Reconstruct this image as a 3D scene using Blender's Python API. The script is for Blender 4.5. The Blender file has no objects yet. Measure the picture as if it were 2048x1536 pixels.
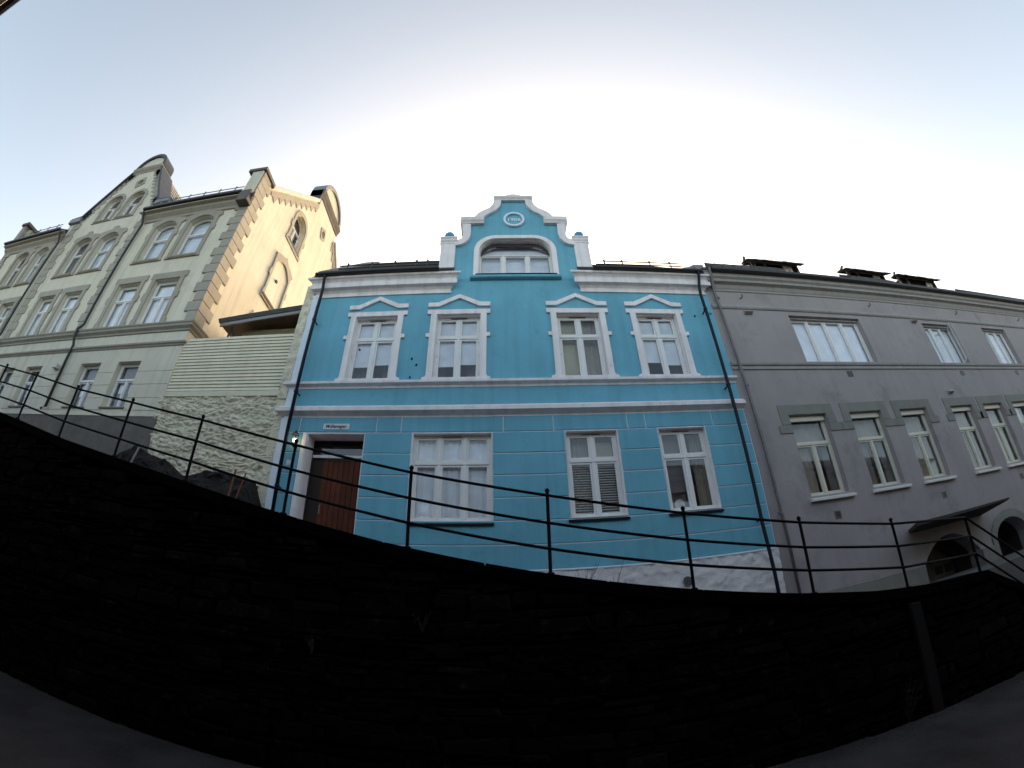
import bpy, bmesh, math, random
from math import sin, cos, pi, radians, sqrt
from mathutils import Vector, Matrix, noise
from mathutils.geometry import tessellate_polygon
random.seed(7)
SC = bpy.context.scene
COL = SC.collection

# ------------------------------------------------------------------ camera: a wide action-camera lens, held up and tilted
cam_d = bpy.data.cameras.new('camera')
cam = bpy.data.objects.new('camera', cam_d); COL.objects.link(cam); SC.camera = cam
cam_d.type = 'PANO'
cam_d.sensor_width = 36; cam_d.sensor_height = 27; cam_d.sensor_fit = 'HORIZONTAL'
cam_d.clip_start = 0.05; cam_d.clip_end = 3000
for tgt in (cam_d, getattr(cam_d, 'cycles', None)):
    if tgt is None or not hasattr(tgt, 'panorama_type'): continue
    tgt.panorama_type = 'FISHEYE_LENS_POLYNOMIAL'
    tgt.fisheye_fov = radians(175)
    tgt.fisheye_polynomial_k0 = 0.0
    tgt.fisheye_polynomial_k1 = -1.1475/18
    tgt.fisheye_polynomial_k2 = 0.0
    tgt.fisheye_polynomial_k3 = 0.0843/18**3
    tgt.fisheye_polynomial_k4 = 0.0
PITCH, ROLL, YAW = 0.524, -0.0287, -0.0279
cam.matrix_world = Matrix.Rotation(YAW, 4, 'Z') @ Matrix.Rotation(pi/2+PITCH, 4, 'X') @ Matrix.Rotation(ROLL, 4, 'Z')

# ------------------------------------------------------------------ sky, sun, exposure
SUN_AZ, SUN_EL = 8, 18            # degrees from +Y towards +X, and above the horizon: low behind the grey house
w = bpy.data.worlds.new('World'); SC.world = w; w.use_nodes = True
nt = w.node_tree
sky = nt.nodes.new('ShaderNodeTexSky'); sky.sky_type = 'NISHITA'; sky.sun_disc = False
sky.sun_elevation = radians(SUN_EL); sky.sun_rotation = radians(SUN_AZ)
sky.air_density = 0.6; sky.dust_density = 3.0; sky.ozone_density = 0.45; sky.altitude = 0
bg = nt.nodes['Background']; bg.inputs['Strength'].default_value = 0.105
tint = nt.nodes.new('ShaderNodeVectorMath'); tint.operation = 'MULTIPLY'; tint.inputs[1].default_value = (1.215, 1.03, .755)   # the camera's white balance
nt.links.new(sky.outputs['Color'], tint.inputs[0]); nt.links.new(tint.outputs[0], bg.inputs['Color'])
sl = bpy.data.lights.new('sun', 'SUN'); sl.energy = 0.02; sl.angle = radians(30); sl.color = (1, .93, .82)
so = bpy.data.objects.new('sun', sl); COL.objects.link(so)
sd = Vector((sin(radians(SUN_AZ))*cos(radians(SUN_EL)), cos(radians(SUN_AZ))*cos(radians(SUN_EL)), sin(radians(SUN_EL))))
so.rotation_euler = sd.to_track_quat('Z', 'Y').to_euler()
SC.view_settings.view_transform = 'Standard'; SC.view_settings.look = 'None'
SC.view_settings.gamma = 1; SC.view_settings.exposure = 2.75
SC.view_settings.use_curve_mapping = False
SC.render.engine = 'CYCLES'
SC.cycles.max_bounces = 8; SC.cycles.transparent_max_bounces = 12
SC.cycles.use_denoising = True

# ------------------------------------------------------------------ materials
def mat(name):
    m = bpy.data.materials.new(name); m.use_nodes = True
    return m, m.node_tree, m.node_tree.nodes['Principled BSDF']
def N(nt, t, **kw):
    n = nt.nodes.new(t)
    for k, v in kw.items():
        if k in n.inputs: n.inputs[k].default_value = v
        else: setattr(n, k, v)
    return n
def surf(name, col, rough=.85, var=.12, scale=1.2, fine=40, bump=.25, streak=0., dirt=None, rnd=0., spec=.3, metal=0, grain_scale=None, tint=None, bdist=.01):
    """Weathered surface: broad tone drift, fine grain, optional rain streaks, optional darker patches, all in world space."""
    m, nt, b = mat(name); L = nt.links.new
    pos = N(nt, 'ShaderNodeNewGeometry')
    n1 = N(nt, 'ShaderNodeTexNoise', Scale=scale, Detail=8.0, Roughness=.62); L(pos.outputs['Position'], n1.inputs['Vector'])
    n2 = N(nt, 'ShaderNodeTexNoise', Scale=float(fine), Detail=5.0, Roughness=.7); L(pos.outputs['Position'], n2.inputs['Vector'])
    def ramp(src, lo, hi, a, c):
        r = N(nt, 'ShaderNodeMapRange'); r.inputs['From Min'].default_value = lo; r.inputs['From Max'].default_value = hi
        r.inputs['To Min'].default_value = a; r.inputs['To Max'].default_value = c; L(src, r.inputs['Value']); return r.outputs['Result']
    f = ramp(n1.outputs['Fac'], .3, .7, 1-var, 1+var)
    g = ramp(n2.outputs['Fac'], .25, .75, 1-var*.55, 1+var*.55)
    mul = N(nt, 'ShaderNodeMath', operation='MULTIPLY'); L(f, mul.inputs[0]); L(g, mul.inputs[1]); fac = mul.outputs[0]
    if streak:
        mp = N(nt, 'ShaderNodeMapping'); mp.inputs['Scale'].default_value = (7, 7, .35); L(pos.outputs['Position'], mp.inputs['Vector'])
        n3 = N(nt, 'ShaderNodeTexNoise', Scale=1.0, Detail=4.0); L(mp.outputs['Vector'], n3.inputs['Vector'])
        s = ramp(n3.outputs['Fac'], .45, .75, 1, 1-streak)
        m2 = N(nt, 'ShaderNodeMath', operation='MULTIPLY'); L(fac, m2.inputs[0]); L(s, m2.inputs[1]); fac = m2.outputs[0]
    if rnd:
        oi = N(nt, 'ShaderNodeObjectInfo'); s = ramp(oi.outputs['Random'], 0, 1, 1-rnd, 1+rnd)
        m2 = N(nt, 'ShaderNodeMath', operation='MULTIPLY'); L(fac, m2.inputs[0]); L(s, m2.inputs[1]); fac = m2.outputs[0]
    vm = N(nt, 'ShaderNodeVectorMath', operation='SCALE'); vm.inputs[0].default_value = col[:3]; L(fac, vm.inputs['Scale'])
    out = vm.outputs[0]
    if dirt:
        n4 = N(nt, 'ShaderNodeTexNoise', Scale=dirt[1], Detail=9.0, Roughness=.68); L(pos.outputs['Position'], n4.inputs['Vector'])
        d = ramp(n4.outputs['Fac'], dirt[2], dirt[2]+.12, 0, dirt[3])
        mx = N(nt, 'ShaderNodeMix', data_type='RGBA'); L(d, mx.inputs['Factor']); L(out, mx.inputs['A']); mx.inputs['B'].default_value = (*dirt[0], 1)
        out = mx.outputs['Result']
    L(out, b.inputs['Base Color'])
    b.inputs['Roughness'].default_value = rough; b.inputs['Specular IOR Level'].default_value = spec; b.inputs['Metallic'].default_value = metal
    if bump:
        bp = N(nt, 'ShaderNodeBump', Strength=bump, Distance=bdist); L(n2.outputs['Fac'], bp.inputs['Height']); L(bp.outputs['Normal'], b.inputs['Normal'])
    return m
M = {}
M['blue'] = surf('blue_render', (.160, .425, .545), var=.09, scale=.9, fine=45, bump=.45, streak=.13, dirt=((.105, .28, .36), 2.6, .57, .45))
M['white'] = surf('white_trim_paint', (.85, .80, .80), var=.07, scale=2, fine=40, bump=.3, streak=.18, dirt=((.48, .46, .43), 5, .60, .5))
M['whiterough'] = surf('white_roughcast', (.77, .73, .73), var=.08, scale=2, fine=28, bump=.8, bdist=.02, dirt=((.38, .36, .32), 3.5, .60, .5))
M['cream'] = surf('cream_render', (.67, .625, .505), var=.08, scale=.6, fine=45, bump=.4, streak=.15, dirt=((.47, .43, .35), 1.6, .57, .4))
M['creamrough'] = surf('cream_painted_rubble', (.71, .66, .505), var=.10, scale=3, fine=22, bump=.8, bdist=.03, dirt=((.30, .285, .21), 5.5, .53, .65))
M['taupe'] = surf('taupe_stone_trim', (.37, .34, .28), var=.07, scale=3, fine=50, bump=.2, streak=.12, rnd=.05)
M['plinth'] = surf('grey_cement_plinth', (.15, .135, .12), var=.18, scale=2, fine=30, bump=.4, dirt=((.085, .078, .07), 3, .55, .6))
M['grey'] = surf('warm_grey_render', (.345, .312, .308), var=.08, scale=.7, fine=45, bump=.45, streak=.08, dirt=((.215, .20, .20), 1.1, .54, .55))
M['greytrim'] = surf('grey_green_stone_trim', (.235, .23, .205), var=.08, scale=3, fine=45, bump=.2, streak=.1, rnd=.04)
M['greylight'] = surf('pale_grey_moulding', (.36, .345, .33), var=.06, scale=2, fine=50, bump=.15, streak=.15)
M['pvc'] = surf('white_window_paint', (.78, .77, .75), rough=.45, var=.04, scale=5, fine=80, bump=.05, spec=.5)
M['ivory'] = surf('ivory_window_paint', (.66, .63, .52), rough=.5, var=.05, scale=5, fine=80, bump=.05, spec=.5)
M['black'] = surf('black_metal', (.018, .018, .02), rough=.45, var=.2, scale=8, fine=90, bump=.1, spec=.5)
M['navy'] = surf('dark_blue_painted_metal', (.006, .010, .022), rough=.55, var=.15, scale=8, fine=90, bump=.05, spec=.25)
M['zinc'] = surf('dull_zinc_pipe', (.16, .15, .145), rough=.5, var=.2, scale=6, fine=60, bump=.1, spec=.5, metal=.2)
M['rail'] = surf('black_rail_paint', (.004, .004, .0045), rough=.7, var=.3, scale=9, fine=120, bump=.2, spec=.12)
M['slate'] = surf('slate_roofing', (.05, .052, .058), rough=.55, var=.25, scale=4, fine=30, bump=.4, spec=.4)
M['tile'] = surf('weathered_roof_tile', (.085, .078, .072), rough=.8, var=.25, scale=4, fine=30, bump=.4, rnd=.15)
M['slategrey'] = surf('grey_slate_hanging', (.30, .29, .27), rough=.8, var=.2, scale=6, fine=26, bump=.4)
M['lead'] = surf('grey_sheet_metal', (.20, .205, .22), rough=.4, var=.12, scale=3, fine=50, bump=.1, spec=.5)
M['wood'] = surf('red_brown_door_wood', (.11, .033, .017), rough=.65, var=.25, scale=3, fine=40, bump=.2, spec=.15, rnd=.15)
M['darkwood'] = surf('dark_stained_wood', (.03, .018, .014), rough=.6, var=.25, scale=3, fine=40, bump=.3)
M['siding'] = surf('cream_painted_board', (.73, .68, .52), rough=.7, var=.06, scale=3, fine=60, bump=.2, rnd=.06, streak=.08)
M['brownboard'] = surf('olive_brown_board', (.16, .13, .08), rough=.75, var=.15, scale=3, fine=40, bump=.3, rnd=.2)
M['rock'] = surf('dark_bedrock', (.013, .010, .0095), rough=.8, var=.45, scale=3, fine=18, bump=.8, bdist=.03, dirt=((.12, .10, .09), 6, .62, .5))
M['wallstone'] = surf('shade_dark_slate_stone', (.0046, .0030, .0027), rough=.95, var=.5, scale=2.2, fine=22, bump=.9, bdist=.02, rnd=.6, spec=.03, dirt=((.026, .019, .018), 5, .575, .8))  # dark slate, base colour taken to near black for the wall's deep shade
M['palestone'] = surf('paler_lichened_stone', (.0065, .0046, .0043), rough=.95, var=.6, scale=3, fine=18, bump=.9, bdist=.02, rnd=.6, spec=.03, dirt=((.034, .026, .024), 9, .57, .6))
M['mortar'] = surf('shade_black_joint', (.0012, .001, .001), rough=1, var=.4, scale=4, fine=30, bump=.8, spec=.0)  # joint colour near black, carrying the same deep shade as the stones
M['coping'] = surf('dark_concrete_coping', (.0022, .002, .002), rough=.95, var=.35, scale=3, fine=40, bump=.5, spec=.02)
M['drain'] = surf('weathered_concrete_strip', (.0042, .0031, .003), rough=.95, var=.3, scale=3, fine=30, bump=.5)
M['darkcanopy'] = surf('shade_dark_canopy', (.045, .042, .04), var=.3, scale=3, fine=30, bump=.4)  # shade under the canopy and in the porch is put into this colour
M['darklead'] = surf('dark_sheet_metal', (.045, .05, .06), rough=.5, var=.2, scale=3, fine=50, bump=.1, spec=.4)
M['asphalt'] = surf('old_asphalt', (.050, .044, .045), rough=.95, var=.42, scale=.9, fine=70, bump=1.0, bdist=.02, spec=.15, dirt=((.070, .064, .066), 38, .52, .5))
M['lane'] = surf('grey_lane_paving', (.13, .125, .12), rough=.9, var=.2, scale=2, fine=60, bump=.5)
M['ground'] = surf('rough_ground', (.06, .06, .045), rough=1, var=.3, scale=.4, fine=12, bump=.5)
M['opp'] = surf('dull_brown_render', (.11, .095, .085), var=.1, scale=.6, fine=50, bump=.2, streak=.15)
M['soffit'] = surf('pale_soffit_paint', (.62, .58, .54), var=.08, scale=3, fine=50, bump=.1)
M['grit'] = surf('grit', (.05, .043, .038), var=.6, scale=30, fine=90, bump=0)
M['weed'] = surf('dry_weed', (.022, .018, .012), rough=.8, var=.3, scale=20, fine=90, bump=0)
M['orange'] = surf('faded_orange_plastic', (.20, .045, .018), rough=.5, var=.15, scale=9, fine=60, bump=.05)
M['signwhite'] = surf('white_enamel', (.62, .62, .64), rough=.35, var=.04, scale=8, fine=60, bump=0, spec=.5)
M['ink'] = surf('black_lettering', (.02, .02, .025), rough=.5, var=.1, scale=8, fine=60, bump=0)
M['digit'] = surf('pale_blue_white_paint', (.72, .80, .88), var=.04, scale=6, fine=60, bump=.05)
M['blueball'] = surf('blue_painted_ball', (.10, .32, .47), rough=.6, var=.12, scale=6, fine=60, bump=.15)
def cloth(name, col, trans=.35):
    m, nt, b = mat(name); L = nt.links.new
    t = N(nt, 'ShaderNodeBsdfTranslucent'); t.inputs['Color'].default_value = (*col, 1)
    pos = N(nt, 'ShaderNodeNewGeometry'); n1 = N(nt, 'ShaderNodeTexNoise', Scale=3.0, Detail=5.0); L(pos.outputs['Position'], n1.inputs['Vector'])
    r = N(nt, 'ShaderNodeMapRange'); r.inputs['From Min'].default_value = .3; r.inputs['From Max'].default_value = .7; r.inputs['To Min'].default_value = .88; r.inputs['To Max'].default_value = 1.1
    L(n1.outputs['Fac'], r.inputs['Value'])
    vm = N(nt, 'ShaderNodeVectorMath', operation='SCALE'); vm.inputs[0].default_value = col; L(r.outputs['Result'], vm.inputs['Scale']); L(vm.outputs[0], b.inputs['Base Color'])
    b.inputs['Roughness'].default_value = .9
    mx = N(nt, 'ShaderNodeMixShader', Fac=trans); L(b.outputs[0], mx.inputs[1]); L(t.outputs[0], mx.inputs[2])
    L(mx.outputs[0], nt.nodes['Material Output'].inputs['Surface']); return m
M['net'] = cloth('white_net_curtain', (.90, .91, .95), .05)
M['blindgrey'] = cloth('pale_grey_roller_blind', (.80, .83, .88), .1)
M['blindyellow'] = cloth('straw_coloured_blind', (.55, .50, .33), .2)
M['drape'] = cloth('dark_grey_drape', (.20, .19, .19), .1)
M['beige'] = cloth('beige_curtain', (.40, .36, .29), .2)
def glass(name='window_glass', ior=1.6):
    m, nt, b = mat(name); L = nt.links.new
    nt.nodes.remove(b)
    tr = N(nt, 'ShaderNodeBsdfTransparent'); tr.inputs['Color'].default_value = (.955, .965, .97, 1)
    gl = N(nt, 'ShaderNodeBsdfGlossy', Roughness=.015); gl.inputs['Color'].default_value = (.95, .97, 1, 1)
    fr = N(nt, 'ShaderNodeFresnel', IOR=ior)
    pos = N(nt, 'ShaderNodeNewGeometry'); n1 = N(nt, 'ShaderNodeTexNoise', Scale=1.3, Detail=2.0); L(pos.outputs['Position'], n1.inputs['Vector'])
    bp = N(nt, 'ShaderNodeBump', Strength=.05, Distance=.02); L(n1.outputs['Fac'], bp.inputs['Height']); L(bp.outputs['Normal'], gl.inputs['Normal'])
    inv = N(nt, 'ShaderNodeMath', operation='SUBTRACT'); inv.inputs[0].default_value = 1; L(pos.outputs['Backfacing'], inv.inputs[1])
    fm = N(nt, 'ShaderNodeMath', operation='MULTIPLY'); L(fr.outputs[0], fm.inputs[0]); L(inv.outputs[0], fm.inputs[1])   # reflect on the outer face only
    mx = N(nt, 'ShaderNodeMixShader'); L(fm.outputs[0], mx.inputs[0]); L(tr.outputs[0], mx.inputs[1]); L(gl.outputs[0], mx.inputs[2])
    L(mx.outputs[0], nt.nodes['Material Output'].inputs['Surface']); return m
M['glass'] = glass(); M['glasscoat'] = glass('coated_window_glass', 2.3)
def glow(name, col, s):
    m, nt, b = mat(name); b.inputs['Emission Color'].default_value = (*col, 1); b.inputs['Emission Strength'].default_value = s; b.inputs['Base Color'].default_value = (*col, 1); return m
M['bulb'] = glow('lit_bulb', (1, .66, .34), 3.2) 

# ------------------------------------------------------------------ mesh building
YF = 8.5            # the common street front of the three houses (metres from the camera)
XS = -8.68          # gable end of the cream house
front = lambda u, v, w: (u, YF-w, v)
side = lambda u, v, w: (XS+w, u, v)
world = lambda x, y, z: (x, y, z)
ORG = {}
class MB:
    def __init__(s, mp=front): s.v = []; s.f = []; s.mp = mp
    def pt(s, *p): s.v.append(s.mp(*p)); return len(s.v)-1
    def box(s, u0, u1, v0, v1, w0, w1):
        i = len(s.v)
        for w_ in (w0, w1):
            for (a, b_) in ((u0, v0), (u1, v0), (u1, v1), (u0, v1)): s.pt(a, b_, w_)
        s.f += [[i+3, i+2, i+1, i], [i+4, i+5, i+6, i+7], [i, i+1, i+5, i+4], [i+1, i+2, i+6, i+5], [i+2, i+3, i+7, i+6], [i+3, i, i+4, i+7]]
        return s
    def hexa(s, pts):
        i = len(s.v); [s.pt(*p) for p in pts]
        s.f += [[i+3, i+2, i+1, i], [i+4, i+5, i+6, i+7], [i, i+1, i+5, i+4], [i+1, i+2, i+6, i+5], [i+2, i+3, i+7, i+6], [i+3, i, i+4, i+7]]
        return s
    def prism(s, outline, w0, w1, holes=()):
        loops = [list(outline)]+[list(h) for h in holes]
        tris = tessellate_polygon([[Vector((p[0], p[1], 0)) for p in lp] for lp in loops])
        base = len(s.v); flat = [p for lp in loops for p in lp]; n = len(flat)
        for w_ in (w0, w1):
            for p in flat: s.pt(p[0], p[1], w_)
        for t in tris:
            s.f.append([base+t[0], base+t[1], base+t[2]]); s.f.append([base+n+t[2], base+n+t[1], base+n+t[0]])
        k = 0
        for lp in loops:
            m_ = len(lp)
            for j in range(m_):
                a, c = base+k+j, base+k+(j+1) % m_
                s.f.append([a, c, c+n, a+n])
            k += m_
        return s
    def sweep(s, prof, u0, u1, ret0=False, ret1=False):
        """profile of (w, v) run along u; with ret the ends are mitred round a corner by the projection."""
        i = len(s.v); n = len(prof)
        for (w_, v) in prof: s.pt(u0-(w_ if ret0 else 0), v, w_)
        for (w_, v) in prof: s.pt(u1+(w_ if ret1 else 0), v, w_)
        for j in range(n):
            k = (j+1) % n; s.f.append([i+j, i+k, i+n+k, i+n+j])
        s.f.append([i+j for j in range(n)][::-1]); s.f.append([i+n+j for j in range(n)])
        return s
    def tube(s, pts, r, n=8, closed_ends=True):
        pts = [Vector(p) for p in pts]; rings = []
        rr = r if isinstance(r, (list, tuple)) else [r]*len(pts)
        for j, p in enumerate(pts):
            d = (pts[min(j+1, len(pts)-1)]-pts[max(j-1, 0)]).normalized()
            a = d.cross(Vector((0, 0, 1)) if abs(d.z) < .9 else Vector((0, 1, 0))).normalized(); b_ = d.cross(a)
            ring = []
            for k in range(n):
                q = p+(a*cos(2*pi*k/n)+b_*sin(2*pi*k/n))*rr[j]; s.v.append(tuple(q)); ring.append(len(s.v)-1)
            rings.append(ring)
        for j in range(len(rings)-1):
            for k in range(n): s.f.append([rings[j][k], rings[j][(k+1) % n], rings[j+1][(k+1) % n], rings[j+1][k]])
        if closed_ends: s.f.append(rings[0][::-1]); s.f.append(rings[-1])
        return s
    def ball(s, c, r, nu=16, nv=10):
        i = len(s.v)
        for a in range(nv+1):
            t = pi*a/nv
            for b_ in range(nu): s.v.append((c[0]+r*sin(t)*cos(2*pi*b_/nu), c[1]+r*sin(t)*sin(2*pi*b_/nu), c[2]+r*cos(t)))
        for a in range(nv):
            for b_ in range(nu): s.f.append([i+a*nu+b_, i+a*nu+(b_+1) % nu, i+(a+1)*nu+(b_+1) % nu, i+(a+1)*nu+b_])
        return s
    def lathe(s, c, prof, n=12):
        i = len(s.v)
        for (r, z) in prof:
            for k in range(n): s.v.append((c[0]+r*cos(2*pi*k/n), c[1]+r*sin(2*pi*k/n), c[2]+z))
        for a in range(len(prof)-1):
            for k in range(n): s.f.append([i+a*n+k, i+a*n+(k+1) % n, i+(a+1)*n+(k+1) % n, i+(a+1)*n+k])
        s.f.append([i+k for k in range(n)][::-1]); s.f.append([i+(len(prof)-1)*n+k for k in range(n)])
        return s
    def grid(s, fn, nu, nv):
        i = len(s.v)
        for b_ in range(nv+1):
            for a in range(nu+1): s.v.append(tuple(fn(a/nu, b_/nv)))
        for b_ in range(nv):
            for a in range(nu):
                k = i+b_*(nu+1)+a; s.f.append([k, k+1, k+nu+2, k+nu+1])
        return s
    def build(s, name, m, parent=None, bevel=0, smooth=False, seg=1, recalc=True, **props):
        vs = [Vector(p) for p in s.v]
        lo = Vector((min(p.x for p in vs), min(p.y for p in vs), min(p.z for p in vs))); hi = Vector((max(p.x for p in vs), max(p.y for p in vs), max(p.z for p in vs)))
        org = Vector(((lo.x+hi.x)/2, (lo.y+hi.y)/2, lo.z))
        me = bpy.data.meshes.new(name); me.from_pydata([tuple(p-org) for p in vs], [], s.f); me.update()
        if recalc:
            bm = bmesh.new(); bm.from_mesh(me); bmesh.ops.remove_doubles(bm, verts=bm.verts, dist=1e-5); bmesh.ops.recalc_face_normals(bm, faces=bm.faces); bm.to_mesh(me); bm.free()
        if smooth:
            for p in me.polygons: p.use_smooth = True
        me.materials.append(M[m] if isinstance(m, str) else m)
        o = bpy.data.objects.new(name, me); COL.objects.link(o)
        if parent is not None: o.parent = parent; o.location = org-ORG[parent.name]
        else: o.location = org
        ORG[o.name] = org
        if bevel:
            bv = o.modifiers.new('bevel', 'BEVEL'); bv.width = bevel; bv.segments = seg; bv.limit_method = 'ANGLE'; bv.angle_limit = radians(40)
        for k, v in props.items(): o[k] = v
        return o
def thing(name, label, cat, loc, group=None):
    o = bpy.data.objects.new(name, None); COL.objects.link(o); o.location = loc; o.empty_display_size = .3
    o['label'] = label; o['category'] = cat
    if group: o['group'] = group
    ORG[o.name] = Vector(loc); return o
def tag(o, label, cat, group=None):
    o['label'] = label; o['category'] = cat
    if group: o['group'] = group
    return o

def rect(u0, u1, v0, v1): return [(u0, v0), (u1, v0), (u1, v1), (u0, v1)]
def arch(u0, u1, v0, vs, vc, round_=False, n=12):
    c, a = (u0+u1)/2, (u1-u0)/2; pts = [(u0, v0), (u1, v0)]
    for k in range(n+1):
        if round_: t = pi*k/n; pts.append((c+a*cos(t), vs+(vc-vs)*sin(t)))
        else: u = a*(1-2*k/n); pts.append((c+u, vs+(vc-vs)*(1-(u/a)**2)))
    return pts

def curtain(mp, u0, u1, v0, v1, w0, m, parent, folds=7, amp=.02, name='curtain'):
    b = MB(mp); n = max(16, int(folds*6)); ph = random.random()*6
    def fn(a, c): return mp(u0+(u1-u0)*a, v0+(v1-v0)*c, w0+amp*sin(a*folds*2*pi+ph+.6*sin(c*3))*(1-.3*c)+.3*amp*sin(a*folds*5.3+ph))
    b.grid(fn, n, 5)
    return b.build(name, m, parent, smooth=True, recalc=False)

def window(parent, mp, u0, u1, v0, v1, w0, cols=2, transom=None, top_cols=None, m='pvc', fr=.055, sash=.04, mull=.07, vs=None, round_=False, split_from=0, label=None, open_sash=None, pane='glass', tbar=None):
    """Window set back at w0: outer frame as the part; mullions, sashes and panes as its sub-parts. vs = spring line of an arched head."""
    th = .07
    out = arch(u0, u1, v0, vs, v1, round_) if vs else rect(u0, u1, v0, v1)
    hol = arch(u0+fr, u1-fr, v0+fr, vs, v1-fr, round_) if vs else rect(u0+fr, u1-fr, v0+fr, v1-fr)
    win = MB(mp).prism(out, w0-th, w0, [hol]).build('window', m, parent, bevel=.004)
    if label: win['label'] = label
    a0, a1, b0, b1 = u0+fr, u1-fr, v0+fr, v1-fr
    top_cols = top_cols or cols
    rows = []; tb = tbar or mull
    if transom:
        rows.append((b0, transom-tb/2, cols)); rows.append((transom+tb/2, b1, top_cols))
        MB(mp).box(a0, a1, transom-tb/2, transom+tb/2, w0-th, w0+.012).build('transom', m, win, bevel=.006)
    else: rows.append((b0, b1, cols))
    for ri, (r0, r1, nc) in enumerate(rows):
        top = ri == len(rows)-1
        wcol = (a1-a0-mull*(nc-1))/nc
        for k in range(nc):
            c0 = a0+k*(wcol+mull); c1 = c0+wcol
            if k < nc-1: MB(mp).box(c1, c1+mull, r0, r1 if not (top and vs) else r1, w0-th, w0+.008).build('mullion', m, win, bevel=.005)
            if top and vs:
                if nc == 1:
                    o_ = arch(c0, c1, r0, max(vs, r0+.02), r1, round_); h_ = arch(c0+sash, c1-sash, r0+sash, max(vs, r0+.02+sash), r1-sash, round_)
                else: o_ = None
            else: o_ = None
            if o_ is None: o_ = rect(c0, c1, r0, r1); h_ = rect(c0+sash, c1-sash, r0+sash, r1-sash)
            if open_sash == (ri, k): continue
            sa = MB(mp).prism(o_, w0-th+.01, w0-.012, [h_]).build('sash', m, win, bevel=.003)
            MB(mp).prism(h_, w0-th+.025, w0-th+.033).build('pane', pane, win)
    return win

# ================================================================== GROUND, ROADS, TERRAIN
def road_z(x): return -1.95-.033*x
TOP = [(-30, 6.4), (-14, 3.35), (-10.3, 2.66), (-9.52, 2.53), (-7.91, 2.19), (-6.26, 1.91), (-4.62, 1.61), (-2.9, 1.24), (-1.19, .875), (.54, .545), (2.29, .215), (4.06, -.105), (5.0, -.25), (5.81, -.355), (6.7, -.42), (7.62, -.455)]
STAIR = [(7.62, -.455), (7.85, -.50), (8.66, -.95), (10.6, -2.15)]
def lerp(pts, x):
    if x <= pts[0][0]: return pts[0][1]
    for (a, b), (c, d) in zip(pts, pts[1:]):
        if x <= c: return b+(d-b)*(x-a)/(c-a)
    return pts[-1][1]
def top_z(x): return lerp(TOP if x <= 7.62 else STAIR, x)
g = MB(world).grid(lambda a, c: ((a-.5)*1200, (c-.5)*1200, -4.2+(8 if c > .53 else 0)*0+noise.noise(Vector((a*9, c*9, 0)))*.5), 24, 24).build('ground', 'ground', smooth=True, kind='structure')
# lower road (the camera stands on it)
r = MB(world).grid(lambda a, c: (-45+90*a, -2.6+(5.36+2.6)*c, road_z(-45+90*a)+.03*sin(pi*c)+.006*noise.noise(Vector((a*60, c*8, 2)))), 90, 10).build('road', 'asphalt', smooth=True, recalc=False, kind='structure')
LANE = [(-45, 8.6), (-30, 6.2), (-14, 3.2), (-10, 2.42), (-5, 1.48), (0, .48), (5, -.38), (7.62, -.57), (9.0, -.60), (14, -.62), (45, -.7)]
def lane_z(x): return lerp(LANE, x)
lb = MB(world)
xs = [-45+(9.2+45)*k/90 for k in range(91)]
lb.grid(lambda a, c: (-45+(7.62+45)*a, 5.5+3.1*c, lane_z(-45+(7.62+45)*a)-.02*c), 80, 4)
lb.build('lane', 'lane', smooth=True, recalc=False, kind='structure')
# landing beyond the steps, running on in front of the grey house
MB(world).box(7.62, 45, 6.9, 8.9, -1.2, -.60).build('pavement', 'lane', kind='structure')
st = thing('stone_staircase', 'stone steps going down from the end of the lane beside the dark retaining wall', 'steps', (9.5, 6.2, -2))
for k in range(12):
    x0 = 7.65+k*.30; z = -.62-k*.165
    MB(world).box(x0, x0+.33, 5.72, 6.88, z-.3, z).build('step', 'lane', st, bevel=.01)
# earth under the lane and under the houses
MB(world).hexa([(-45, 5.7, -4), (45, 5.7, -4), (45, 60, -4), (-45, 60, -4), (-45, 5.7, 1.0), (7.5, 5.7, -2.2), (7.5, 60, -2.2), (-45, 60, 1.0)]).build('terrain', 'ground', kind='structure')

# ================================================================== RETAINING WALL
YW = 5.46                                   # centre line of the coping and railing
rw = thing('retaining_wall', 'long near-black rough stone retaining wall along the lower road, under the railing', 'wall', (0, 5.4, -2))
def face_y(z, zt): return 5.36-.05*(zt-z)    # slight batter
n = 120
core = MB(world)
xa, xb = -34, 11.5
for k in range(n+1):
    x = xa+(xb-xa)*k/n; zt = top_z(x)-.16; zb = road_z(x)-.25
    yb = face_y(zb, zt)
    for p in ((x, face_y(zt, zt)+.035, zt), (x, yb+.035, zb), (x, 5.72, zb), (x, 5.72, zt)): core.v.append(p)
for k in range(n):
    i = 4*k
    for j in range(4): core.f.append([i+j, i+(j+1) % 4, i+4+(j+1) % 4, i+4+j])
core.f.append([0, 1, 2, 3]); core.f.append([4*n+3, 4*n+2, 4*n+1, 4*n])
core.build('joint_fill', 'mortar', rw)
# coping slabs
cop_x = []; x = xa
while x < 11.4:
    cop_x.append(x); x += random.uniform(1.1, 1.5)
cop_x.append(11.5)
for a, c in zip(cop_x, cop_x[1:]):
    a += .006; c -= .006
    if a < 7.62 < c: c = 7.6
    za, zc = top_z(a), top_z(c)
    MB(world).hexa([(a, 5.30, za-.165), (c, 5.30, zc-.165), (c, 5.74, zc-.165), (a, 5.74, za-.165), (a, 5.30, za-.01), (c, 5.30, zc-.01), (c, 5.74, zc), (a, 5.74, za)]).build('coping_slab', 'coping', rw, bevel=.012)
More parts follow.
